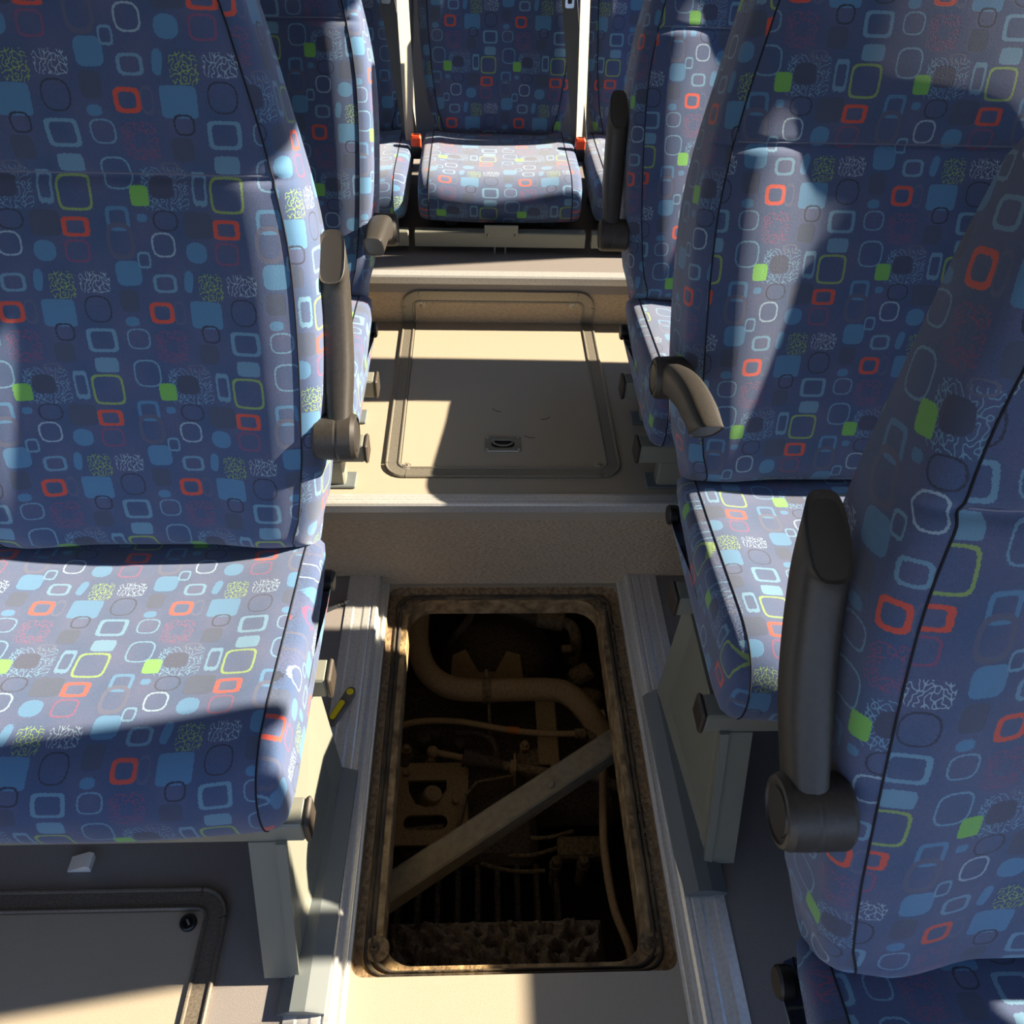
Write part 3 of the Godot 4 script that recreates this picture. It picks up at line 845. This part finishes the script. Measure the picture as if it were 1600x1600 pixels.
func engine_bay() -> void:
	# dark steel trough under the floor
	var t := thing("engine_compartment", "dark grimy steel walls of the engine compartment under the open hatch", "engine bay", Vector3(0.06, -0.95, -1.05))
	for q in [["side_wall", Vector3(0.02, 0.9, 1.5), Vector3(-0.5, 0.45, 0)], ["side_wall", Vector3(0.02, 0.9, 1.5), Vector3(0.5, 0.45, 0)], ["end_wall", Vector3(1.0, 0.9, 0.02), Vector3(0, 0.45, -0.75)], ["end_wall", Vector3(1.0, 0.9, 0.02), Vector3(0, 0.45, 0.75)], ["bottom_plate", Vector3(1.0, 0.02, 1.5), Vector3(0, 0, 0)]]:
		part(q[0], box(q[1], 0.003), M.grime, t, q[2])
	# engine: rounded housing, deck, ribs, posts, bolts
	var e := thing("engine", "dust-coated engine block deep below the open hatch", "engine", Vector3(0.06, -0.93, -1.1))
	var hs := []
	for i in 13:
		var a := PI * i / 12
		var row := PackedVector3Array()
		for j in 25:
			var b := TAU * j / 24
			row.append(Vector3(0.17 * pow(sin(a), 0.6) * cos(b), 0.36 + 0.12 * cos(a), -0.36 + 0.16 * pow(sin(a), 0.6) * sin(b)))
		hs.append(row)
	part("housing", grid(hs), M.grime, e)
	part("block", box(Vector3(0.62, 0.36, 0.42), 0.03), M.grime, e, Vector3(0, 0.18, -0.1))
	part("gearbox_deck", box(Vector3(0.34, 0.1, 0.3), 0.02), M.grime, e, Vector3(-0.09, 0.44, 0.12))
	part("mounting_post", box(Vector3(0.022, 0.2, 0.05), 0.003), M.dirt_metal, e, Vector3(0.124, 0.44, -0.1))
	part("mounting_plate", box(Vector3(0.05, 0.012, 0.24), 0.003), M.dusty, e, Vector3(0.112, 0.535, -0.06))
	for i in 9:
		part("cooling_rib", box(Vector3(0.012, 0.06, 0.13), 0.003), M.grime, e, Vector3(-0.23 + i * 0.043, 0.46, 0.34))
	var bolt_m := lathe([Vector2(0, 0.018), Vector2(0.006, 0.018), Vector2(0.008, 0.015), Vector2(0.008, 0.005), Vector2(0.012, 0.004), Vector2(0.012, -0.03), Vector2(0, -0.03)], 10)
	for p in [[0.055, 0.54, 0.013], [-0.228, 0.53, 0.013], [-0.225, 0.53, 0.08], [-0.108, 0.53, 0.151], [0.02, 0.5, 0.19], [-0.17, 0.515, 0.04]]:
		part("bolt", bolt_m, M.dusty, e, Vector3(p[0], p[1], p[2]))
	for x in [0.111, 0.171]:
		part("pipe_fitting", lathe([Vector2(0, 0.05), Vector2(0.009, 0.05), Vector2(0.011, 0.045), Vector2(0.011, 0.03), Vector2(0.014, 0.03), Vector2(0.014, 0.01), Vector2(0.012, 0.01), Vector2(0.012, -0.06), Vector2(0, -0.06)], 14), M.dirt_metal, e, Vector3(x, 0.5, 0.295))
	part("valve_block", box(Vector3(0.1, 0.035, 0.05), 0.006), M.dirt_metal, e, Vector3(0.17, 0.5, 0.25))
	for q in [[-0.19, -0.02, 0.02], [-0.16, -0.03, 0.016], [-0.1, 0.0, 0.014], [-0.14, 0.03, 0.013], [-0.23, 0.05, 0.014]]:
		part("plug", lathe([Vector2(0, 0.024), Vector2(q[2] * 0.8, 0.022), Vector2(q[2], 0.012), Vector2(q[2], -0.05), Vector2(0, -0.05)], 14), M.grime, e, Vector3(q[0], 0.515, q[1]))
	part("rubber_line", tube(curve([Vector3(-0.11, 0.53, -0.03), Vector3(-0.05, 0.545, -0.02), Vector3(-0.018, 0.545, 0.01), Vector3(-0.012, 0.53, 0.06)], 6), 0.008, 10), M.grime, e)
	part("dip_rod", tube(PackedVector3Array([Vector3(-0.03, 0.57, -0.1), Vector3(-0.028, 0.54, 0.0)]), 0.004, 8), M.dirt_metal, e)
	part("valve_cover", box(Vector3(0.07, 0.05, 0.07), 0.01), M.dirt_metal, e, Vector3(0.075, 0.5, 0.04), Vector3(0, 0.2, 0))
	part("bracket_arm", box(Vector3(0.03, 0.13, 0.02), 0.004), M.dirt_metal, e, Vector3(0.19, 0.5, -0.3), Vector3(0.5, 0, 0.2))
	part("bracket_block", box(Vector3(0.06, 0.05, 0.05), 0.008), M.dirt_metal, e, Vector3(0.215, 0.5, -0.22), Vector3(0.2, 0.5, 0.1))
	part("bracket_foot", box(Vector3(0.05, 0.02, 0.09), 0.005), M.dirt_metal, e, Vector3(0.225, 0.5, -0.13), Vector3(0.1, -0.4, 0.1))
	for q in [[0.0, 0.25, 0.12, 0.24], [0.04, 0.21, 0.16, 0.2], [-0.05, 0.27, 0.09, 0.29]]:
		part("thin_wire", tube(curve([Vector3(q[0], 0.48, q[1]), Vector3((q[0] + q[2]) / 2, 0.49, (q[1] + q[3]) / 2 + 0.012), Vector3(q[2], 0.485, q[3])], 6), 0.005, 8), M.dirt_metal, e)
	# notched bracket behind the pipe
	var wb := PackedVector2Array([Vector2(-0.095, -0.04), Vector2(-0.09, 0.03), Vector2(-0.055, 0.045), Vector2(-0.02, -0.015), Vector2(0.025, -0.015), Vector2(0.055, 0.04), Vector2(0.09, 0.03), Vector2(0.1, -0.04)])
	var br := part("notched_bracket", prism(wb, 0.006, Basis(Vector3.RIGHT, deg_to_rad(-50))), M.dusty, e, Vector3(-0.035, 0.5, -0.255))
	# coolant pipe
	var cp := thing("coolant_pipe", "thick brown S-shaped pipe crossing under the open hatch", "pipe", Vector3(0.02, -0.33, -1.21))
	part("pipe", tube(curve([Vector3(-0.178, 0.0, -0.4), Vector3(-0.175, 0.0, -0.24), Vector3(-0.171, 0.0, -0.14), Vector3(-0.146, 0, -0.06), Vector3(-0.095, 0, -0.012), Vector3(-0.02, 0, 0.002), Vector3(0.15, 0, 0.002), Vector3(0.205, -0.004, 0.014), Vector3(0.25, -0.015, 0.06), Vector3(0.3, -0.06, 0.13)], 7), 0.0285, 22), M.dusty, cp)
	var cl := part("clamp", lathe([Vector2(0.03, -0.011), Vector2(0.032, -0.011), Vector2(0.032, -0.004), Vector2(0.0308, -0.003), Vector2(0.0308, 0.003), Vector2(0.032, 0.004), Vector2(0.032, 0.011), Vector2(0.03, 0.011)], 28, Basis(Vector3(0, 0, 1), PI / 2)), M.dirt_metal, cp, Vector3(0.004, 0, 0.002))
	part("clamp_screw", box(Vector3(0.01, 0.02, 0.022), 0.002), M.dirt_metal, cl, Vector3(0, 0.022, -0.03))
	# rear hose
	var rh := thing("rear_hose", "dark jointed hose along the far wall under the hatch", "hose", Vector3(0.05, -0.4, -1.55))
	part("hose", tube(curve([Vector3(-0.33, 0.01, -0.03), Vector3(-0.21, 0, -0.02), Vector3(-0.06, 0.0, -0.02), Vector3(0.03, 0, 0.005), Vector3(0.11, -0.0, 0.05), Vector3(0.19, -0.0, 0.07)], 6), 0.024, 18), M.grime, rh)
	part("hose_cuff", tube(PackedVector3Array([Vector3(0.12, 0, 0.054), Vector3(0.19, 0, 0.07)]), 0.027, 18), M.dirt_metal, rh)
	part("metal_elbow", tube(curve([Vector3(0.18, 0, 0.068), Vector3(0.21, 0.0, 0.085), Vector3(0.222, -0.02, 0.12), Vector3(0.22, -0.09, 0.14)], 5), 0.016, 14), M.dirt_metal, rh)
	part("thin_branch", tube(curve([Vector3(-0.06, 0.02, 0.0), Vector3(-0.065, 0.01, 0.05), Vector3(-0.09, 0.0, 0.09), Vector3(-0.12, -0.04, 0.11)], 6), 0.011, 12), M.grime, rh)
	# control cable with its label
	var cc := thing("control_cable", "thin grey control cable with a small orange tag", "cable", Vector3(0.03, -0.36, -1.12))
	part("cable", tube(curve([Vector3(-0.3, -0.02, 0.02), Vector3(-0.207, 0, -0.01), Vector3(-0.154, 0, -0.021), Vector3(-0.069, 0, -0.018), Vector3(0.039, 0, 0.005), Vector3(0.131, 0, 0.017), Vector3(0.216, 0, 0.018)], 7), 0.0075, 12), M.dusty, cc)
	part("tag_sleeve", tube(PackedVector3Array([Vector3(0.045, 0.0005, 0.006), Vector3(0.072, 0.0005, 0.0095)]), 0.0088, 14), M.label_orange, cc)
	part("end_nut", tube(PackedVector3Array([Vector3(0.205, 0, 0.018), Vector3(0.232, 0, 0.019)]), 0.013, 6), M.dirt_metal, cc)
	part("end_fitting", box(Vector3(0.05, 0.03, 0.03), 0.006), M.dirt_metal, cc, Vector3(0.258, -0.005, 0.015), Vector3(0, 0.35, 0))
	part("lock_nut", tube(PackedVector3Array([Vector3(0.235, 0.01, -0.02), Vector3(0.28, 0.012, -0.028)]), 0.012, 8), M.dusty, cc)
	# actuator with bellows
	var ac := Node3D.new(); ac.name = "shift_actuator"; e.add_child(ac); ac.position = Vector3(-0.06, 0.565, 0.06)
	part("ball_joint", lathe([Vector2(0, 0.016), Vector2(0.009, 0.013), Vector2(0.013, 0.006), Vector2(0.014, 0), Vector2(0.013, -0.006), Vector2(0.009, -0.013), Vector2(0, -0.016)], 16), M.dusty, ac, Vector3(-0.104, 0, -0.02))
	part("rod", tube(PackedVector3Array([Vector3(-0.1, 0, -0.02), Vector3(-0.03, 0, -0.003)]), 0.0075, 12), M.dusty, ac)
	var bp := PackedVector3Array(); var bra := PackedFloat32Array()
	for i in 41:
		var tt := i / 40.0
		bp.append(Vector3(lerpf(-0.032, 0.062, tt), 0, lerpf(-0.003, 0.018, tt)))
		bra.append((0.019 - 0.007 * tt) * (1.0 + 0.14 * sin(tt * TAU * 9.0)))
	part("bellows", tube(bp, 0.016, 16, bra), M.grime, ac)
	part("threaded_sleeve", tube(PackedVector3Array([Vector3(0.06, 0, 0.018), Vector3(0.17, -0.005, 0.035)]), 0.0105, 12), M.dirt_metal, ac)
	part("nut", tube(PackedVector3Array([Vector3(0.078, 0, 0.0205), Vector3(0.092, 0, 0.0225)]), 0.018, 6), M.dusty, ac)
	part("holder_upright", box(Vector3(0.005, 0.07, 0.045), 0.001), M.dusty, ac, Vector3(0.088, -0.012, 0.022))
	part("holder_arm", sweep(PackedVector3Array([Vector3(0.088, -0.04, 0.036), Vector3(0.0, -0.03, 0.058), Vector3(-0.025, -0.03, 0.09), Vector3(-0.05, -0.03, 0.2)]), PackedVector2Array([Vector2(-0.003, -0.03), Vector2(-0.003, 0.03), Vector2(0.003, 0.03), Vector2(0.003, -0.03)]), Vector3.UP), M.dirt_metal, ac)
	# perforated plate
	var pl := Node3D.new(); pl.name = "perforated_plate"; e.add_child(pl); pl.position = Vector3(-0.175, 0.53, 0.15)
	var comb := CSGCombiner3D.new(); comb.name = "plate_body"; pl.add_child(comb)
	var bx := CSGBox3D.new(); bx.size = Vector3(0.19, 0.008, 0.2); bx.material = M.dusty; comb.add_child(bx)
	var hole := CSGPolygon3D.new(); hole.operation = CSGShape3D.OPERATION_SUBTRACTION
	var hp := PackedVector2Array()
	for p in [[-0.045, 0.055], [0.045, 0.055], [0.045, 0.03], [0.024, 0.0], [0.0, -0.012], [-0.024, -0.004], [-0.04, 0.025]]: hp.append(Vector2(p[0], p[1]))
	hole.polygon = hp; hole.depth = 0.04; hole.rotation.x = -PI / 2; hole.position = Vector3(0.0, 0.02, 0.0); hole.material = M.dusty
	comb.add_child(hole)
	var slot := CSGPolygon3D.new(); slot.operation = CSGShape3D.OPERATION_SUBTRACTION
	var sp := PackedVector2Array()
	for k in 7: sp.append(Vector2(0.032 + 0.018 * sin(PI * k / 6), 0.018 * cos(PI * k / 6)))
	for k in 7: sp.append(Vector2(-0.032 - 0.018 * sin(PI * k / 6), -0.018 * cos(PI * k / 6)))
	slot.polygon = sp; slot.depth = 0.04; slot.rotation.x = -PI / 2; slot.position = Vector3(0.0, 0.02, 0.048); slot.material = M.dusty
	comb.add_child(slot)
	part("plug", lathe([Vector2(0, 0.03), Vector2(0.019, 0.03), Vector2(0.022, 0.024), Vector2(0.022, -0.06), Vector2(0, -0.06)], 18, Basis(Vector3(0, 0, 1), -0.3)), M.dusty, pl, Vector3(0.008, -0.005, -0.012))
	part("hose_end", tube(PackedVector3Array([Vector3(-0.05, -0.02, 0.058), Vector3(0.04, -0.02, 0.05)]), 0.009, 10), M.dirt_metal, pl)
	# diagonal beam
	var bm := thing("chassis_beam", "square steel beam running diagonally under the open hatch", "beam", Vector3(0.056, -0.155, -0.79))
	var dv := Vector3(0.431, -0.0, -0.287).normalized()
	var bb := Basis(dv, Vector3.UP, dv.cross(Vector3.UP))
	var st := newst()
	add_box(st, Vector3(0.78, 0.05, 0.05), 0.004, Vector3.ZERO, bb)
	part("tube_body", st.commit(), M.beam, bm)
	part("bolt", bolt_m, M.beam, bm, Vector3(0.09, 0.018, -0.05))
	# hose on the right
	var vh := thing("drain_hose", "thin grey hose hanging down the right side of the hatch", "hose", Vector3(0.265, -0.25, -0.8))
	part("hose", tube(curve([Vector3(0.02, -0.04, -0.2), Vector3(0.0, 0, -0.06), Vector3(-0.008, 0, 0.04), Vector3(-0.002, 0, 0.15), Vector3(0.02, -0.01, 0.225), Vector3(0.03, -0.08, 0.28)], 7), 0.0085, 12), M.dusty, vh)
	var tp := thing("brake_pipe", "rusty thin pipe behind the beam at the right", "pipe", Vector3(0.25, -0.3, -0.97))
	part("pipe", tube(curve([Vector3(-0.08, -0.02, -0.02), Vector3(0.0, 0, 0.01), Vector3(0.09, 0.0, 0.06)], 6), 0.011, 12), M.dirt_metal, tp)
	# dirt-covered shelf
	var dl := thing("dirt_shelf", "ledge heaped with loose brown dirt at the near end of the hatch", "ledge", Vector3(0.035, -0.26, -0.57))
	part("shelf", box(Vector3(0.4, 0.012, 0.13), 0.002), M.grime, dl, Vector3(0, 0, 0.005))
	var nz := FastNoiseLite.new(); nz.seed = 8; nz.frequency = 34.0; nz.fractal_octaves = 4
	var rows := []
	for i in 40:
		var row := PackedVector3Array()
		for j in 110:
			var x := -0.2 + 0.4 * j / 109.0; var z := -0.06 + 0.13 * i / 39.0
			var edge := smoothstep(0.0, 0.012, minf(minf(x + 0.2, 0.2 - x), z + 0.06))
			row.append(Vector3(x, 0.005 + edge * (0.02 + 0.045 * nz.get_noise_2d(x, z) + 0.006 * nz.get_noise_2d(x * 4, z * 4)), z))
		rows.append(row)
	part("dirt", grid(rows), M.soil, dl).set_meta("kind", "stuff")

# ------------------------------------------------------------------ small things
func belt(label: String, bottom: Vector3, top_a: Vector3, top_b: Vector3) -> void:
	var t := thing("seat_belt", label, "seat belt", bottom, "seat belts of the rear bench")
	var prof := PackedVector2Array([Vector2(-0.022, -0.0008), Vector2(-0.022, 0.0008), Vector2(0.022, 0.0008), Vector2(0.022, -0.0008)])
	for q in [["strap", top_a, M.webbing, 0.012, Vector3(0.75, 0.1, 0.66)], ["strap", top_b, M.web_grey, 0.0, Vector3(-0.35, 0, 0.93)]]:
		var e: Vector3 = q[1] - bottom
		var path := curve([Vector3(0, 0, q[3]), e * 0.5 + Vector3(0, 0, q[3] + 0.004), e + Vector3(0, 0, q[3])], 6)
		var face: Vector3 = q[4]
		var up := (face - e.normalized() * face.dot(e.normalized())).normalized()
		part(q[0], sweep(path, prof, up), q[2], t)
	var d := (top_b - bottom)
	var tg := Node3D.new(); tg.name = "tongue"; t.add_child(tg); tg.position = d * 0.76 + Vector3(0, 0, 0.02)
	tg.rotation.x = -0.2
	part("metal_loop", loft([rrect(-0.012, 0.012, -0.022, 0.022, 0.005, 0.0), rrect(-0.012, 0.012, -0.022, 0.022, 0.005, 0.004), rrect(-0.006, 0.006, -0.012, 0.012, 0.003, 0.004), rrect(-0.006, 0.006, -0.012, 0.012, 0.003, 0.0)]), M.chrome, tg, Vector3.ZERO, Vector3(PI / 2, 0, 0))
	part("slot_insert", box(Vector3(0.007, 0.018, 0.002), 0.0005), M.black, tg)

func buckle(label: String, at: Vector3) -> void:
	var t := thing("belt_buckle", label, "buckle", at, "orange belt buckles of the rear bench")
	part("body", loft([rrect(-0.014, 0.014, -0.01, 0.01, 0.004, -0.04), rrect(-0.016, 0.016, -0.012, 0.012, 0.005, -0.01), rrect(-0.015, 0.015, -0.011, 0.011, 0.005, 0.0)], true, true, true), M.black, t)
	part("release_button", loft([rrect(-0.014, 0.014, -0.011, 0.012, 0.004, -0.012), rrect(-0.0145, 0.0145, -0.012, 0.013, 0.004, 0.01), rrect(-0.012, 0.012, -0.009, 0.01, 0.004, 0.016)], true, true, true), M.orange, t, Vector3(0, 0.008, 0.004))
	part("slot", box(Vector3(0.018, 0.004, 0.004), 0.001), M.black, t, Vector3(0.002, 0.0245, 0.004))

func small_things() -> void:
	var pen := thing("pen", "slim grey ballpoint pen lying on the left platform by the riser", "pen", Vector3(-0.31, 0.0315, -1.16))
	var d := Vector3(0.068, 0.0, -0.043).normalized()
	var q := Basis(d.cross(Vector3.UP).normalized(), d, Vector3.UP)
	for s in [["barrel", [Vector2(0, -0.06), Vector2(0.0042, -0.06), Vector2(0.0045, 0.018), Vector2(0, 0.018)], M.pen_body], ["grip", [Vector2(0, 0.018), Vector2(0.005, 0.019), Vector2(0.0046, 0.023), Vector2(0.005, 0.027), Vector2(0.0046, 0.031), Vector2(0.0044, 0.034), Vector2(0, 0.034)], M.black], ["tip", [Vector2(0.004, 0.034), Vector2(0.0032, 0.044), Vector2(0.001, 0.054), Vector2(0, 0.055)], M.chrome]]:
		part(s[0], lathe(s[1], 14, q), s[2], pen)
	var kn := thing("pocket_knife", "small grey and yellow folding knife on the left aluminium edging", "knife", Vector3(-0.256, 0.034, -0.915))
	kn.rotation.y = atan2(0.05, 0.022)
	var hp := PackedVector2Array()
	for k in 9: hp.append(Vector2(0.036 + 0.009 * sin(PI * k / 8), 0.009 * cos(PI * k / 8)))
	for k in 9: hp.append(Vector2(-0.036 - 0.006 * sin(PI * k / 8), -0.008 * cos(PI * k / 8)))
	part("handle", prism(hp, 0.012, Basis(Vector3.RIGHT, PI / 2)), M.frame_plastic, kn)
	var ip := PackedVector2Array()
	for p in hp: ip.append(Vector2(p.x * 0.5 - 0.012, p.y * 0.62 - 0.001))
	part("yellow_inlay", prism(ip, 0.004, Basis(Vector3.RIGHT, PI / 2)), M.yellow, kn, Vector3(0, 0.0065, 0))
	part("yellow_knob", lathe([Vector2(0, 0.008), Vector2(0.006, 0.008), Vector2(0.0072, 0.006), Vector2(0.0072, 0.0), Vector2(0, 0)], 18), M.yellow, kn, Vector3(0.034, 0.0, 0))
	var sc := thing("door_stop", "small white wedge on the floor under the left seat", "stopper", Vector3(-0.63, 0.025, -0.625))
	part("wedge", prism(PackedVector2Array([Vector2(-0.028, 0), Vector2(0.008, 0), Vector2(0.01, 0.016), Vector2(0.004, 0.02), Vector2(-0.028, 0.004)]), 0.024), M.white, sc)

# ------------------------------------------------------------------ main
func _ready() -> void:
	# camera: standing in the aisle, looking down towards the rear bench
	var f := 1300.0
	var a := (745.0 - 800.0) / f; var b := (800.0 + 400.0) / f
	var fw := Vector3(a, b, -1).normalized()
	var rt := Vector3(-fw.z, 0, fw.x).normalized()
	var up := rt.cross(fw)
	var cam := Camera3D.new()
	cam.name = "camera"
	cam.keep_aspect = Camera3D.KEEP_HEIGHT
	cam.fov = rad_to_deg(2.0 * atan(800.0 / f))
	cam.near = 0.02
	add_child(cam)
	cam.transform = Transform3D(Basis(Vector3(rt.x, up.x, -fw.x), Vector3(rt.y, up.y, -fw.y), Vector3(rt.z, up.z, -fw.z)), Vector3(0, 1.38, 0))
	cam.current = true
	# daylight
	var env := Environment.new()
	env.background_mode = Environment.BG_SKY
	var sky := Sky.new()
	var sm := ProceduralSkyMaterial.new()
	sm.sky_top_color = Color(0.34, 0.52, 0.80); sm.sky_horizon_color = Color(0.80, 0.87, 0.94)
	sm.ground_bottom_color = Color(0.30, 0.29, 0.27); sm.ground_horizon_color = Color(0.52, 0.52, 0.50)
	sm.sun_angle_max = 0.0
	sm.energy_multiplier = 5.2
	sky.sky_material = sm
	env.sky = sky
	env.ambient_light_source = Environment.AMBIENT_SOURCE_SKY
	env.tonemap_mode = Environment.TONE_MAPPER_LINEAR
	env.tonemap_exposure = 0.87
	env.sdfgi_enabled = true; env.ssao_enabled = true; env.ssil_enabled = true
	var we := WorldEnvironment.new()
	we.name = "environment"
	we.environment = env
	add_child(we)
	var sun := DirectionalLight3D.new()
	sun.name = "sun"
	sun.light_color = Color(1.0, 0.94, 0.84)
	sun.light_energy = 10.2
	sun.light_angular_distance = 0.6
	sun.shadow_enabled = true
	add_child(sun)
	sun.look_at_from_position(Vector3(0.85, 0.452, -0.122) * 10.0, Vector3.ZERO, Vector3.UP)

	make_materials()
	shell()
	curtain("short grey pleated curtain hanging from the right window header", SIDE_R - 0.05, -0.86, -0.645, 0.51)
	curtain("long grey pleated curtain drawn across the right window beside the closest seat", SIDE_R - 0.05, -0.63, 0.4, 0.95)
	curtain("long grey pleated curtain drawn along the left windows", SIDE_L + 0.05, -2.6, 1.2, 0.93)
	luggage_rack("pale luggage rack above the left windows", -1)
	luggage_rack("pale luggage rack above the right windows", 1)
	# seats on the left of the aisle
	coach_seat("nearest left aisle seat, large at the photo's left edge, armrest folded up", "seats beside the aisle", Vector3(-0.497, 0.47, -0.917), 1, {"arm": -24.0, "phase": Vector2(0.111, 0.617), "phase2": Vector2(0.126, 0.55)})
	coach_seat("left window seat beside the nearest left aisle seat", "window seats", Vector3(-1.02, 0.47, -0.917), 1, {"legs": false, "dw": 0.0, "phase": Vector2(0.4, 0.2)})
	coach_seat("left aisle seat behind the nearest one, armrest folded down", "seats beside the aisle", Vector3(-0.495, 0.478, -1.7), 1, {"floor": FLOOR_UP, "base": "short", "arm": 74.0, "arm_y": 0.12, "phase": Vector2(0.6, 0.5)})
	coach_seat("left window seat in the row before the rear bench", "window seats", Vector3(-1.018, 0.478, -1.7), 1, {"floor": FLOOR_UP, "base": "short", "legs": false, "dw": 0.0, "phase": Vector2(0.1, 0.7)})
	# seats on the right
	coach_seat("right seat closest to the camera, cut by the photo's right edge, armrest up", "seats beside the aisle", Vector3(0.6, 0.47, -0.3), -1, {"arm": -30.0, "arm_y": 0.225, "arm_x": 0.255, "phase": Vector2(0.296, 0.519)})
	coach_seat("right window seat beside the closest right seat", "window seats", Vector3(1.13, 0.47, -0.3), -1, {"legs": false, "dw": 0.0, "phase": Vector2(0.2, 0.1)})
	coach_seat("right aisle seat with sunlit cushion above the hatch, armrest folded down", "seats beside the aisle", Vector3(0.608, 0.47, -1.075), -1, {"arm": 74.0, "phase": Vector2(0.399, 0.02), "phase2": Vector2(0.962, 0.264)})
	coach_seat("right window seat beside the sunlit right aisle seat", "window seats", Vector3(1.135, 0.47, -1.075), -1, {"legs": false, "dw": 0.0, "phase": Vector2(0.5, 0.4)})
	coach_seat("right aisle seat next to the closed hatch, armrest folded up", "seats beside the aisle", Vector3(0.6, 0.478, -1.7), -1, {"floor": FLOOR_UP, "base": "short", "arm": -15.0, "arm_x": 0.25, "arm_y": 0.115, "phase": Vector2(0.343, 0.778)})
	coach_seat("right window seat in the row before the rear bench", "window seats", Vector3(1.125, 0.478, -1.7), -1, {"floor": FLOOR_UP, "base": "short", "legs": false, "dw": 0.0, "phase": Vector2(0.7, 0.3)})
	# rear bench
	for q in [[0.062, "middle seat of the rear bench facing down the aisle", 0.2], [-0.405, "left seat of the rear bench, mostly hidden", 0.55], [0.53, "right seat of the rear bench, mostly hidden", 0.8]]:
		coach_seat(q[1], "rear bench seats", Vector3(q[0], 0.552, -2.555), 1, {"floor": FLOOR_TOP, "base": "bench", "lean": 5.0, "wide": 1.08, "tip": 2.0, "thick": 0.78, "plate": q[0] > 0.0 and q[0] < 0.1, "dw": -0.008, "phase": Vector2(q[2], 0.3), "phase2": Vector2(q[2], 0.6)})
	belt("pale webbing seat belt left of the middle rear seat", Vector3(-0.188, 0.53, -2.5), Vector3(-0.2, 1.0, -2.58), Vector3(-0.258, 1.0, -2.6))
	belt("pale webbing seat belt right of the middle rear seat", Vector3(0.3, 0.53, -2.5), Vector3(0.285, 1.0, -2.58), Vector3(0.232, 1.0, -2.6))
	buckle("orange belt buckle left of the middle rear cushion", Vector3(-0.17, 0.55, -2.43))
	buckle("orange belt buckle right of the middle rear cushion", Vector3(0.292, 0.55, -2.43))
	upper_hatch()
	side_hatch()
	hatch_frame()
	engine_bay()
	small_things()
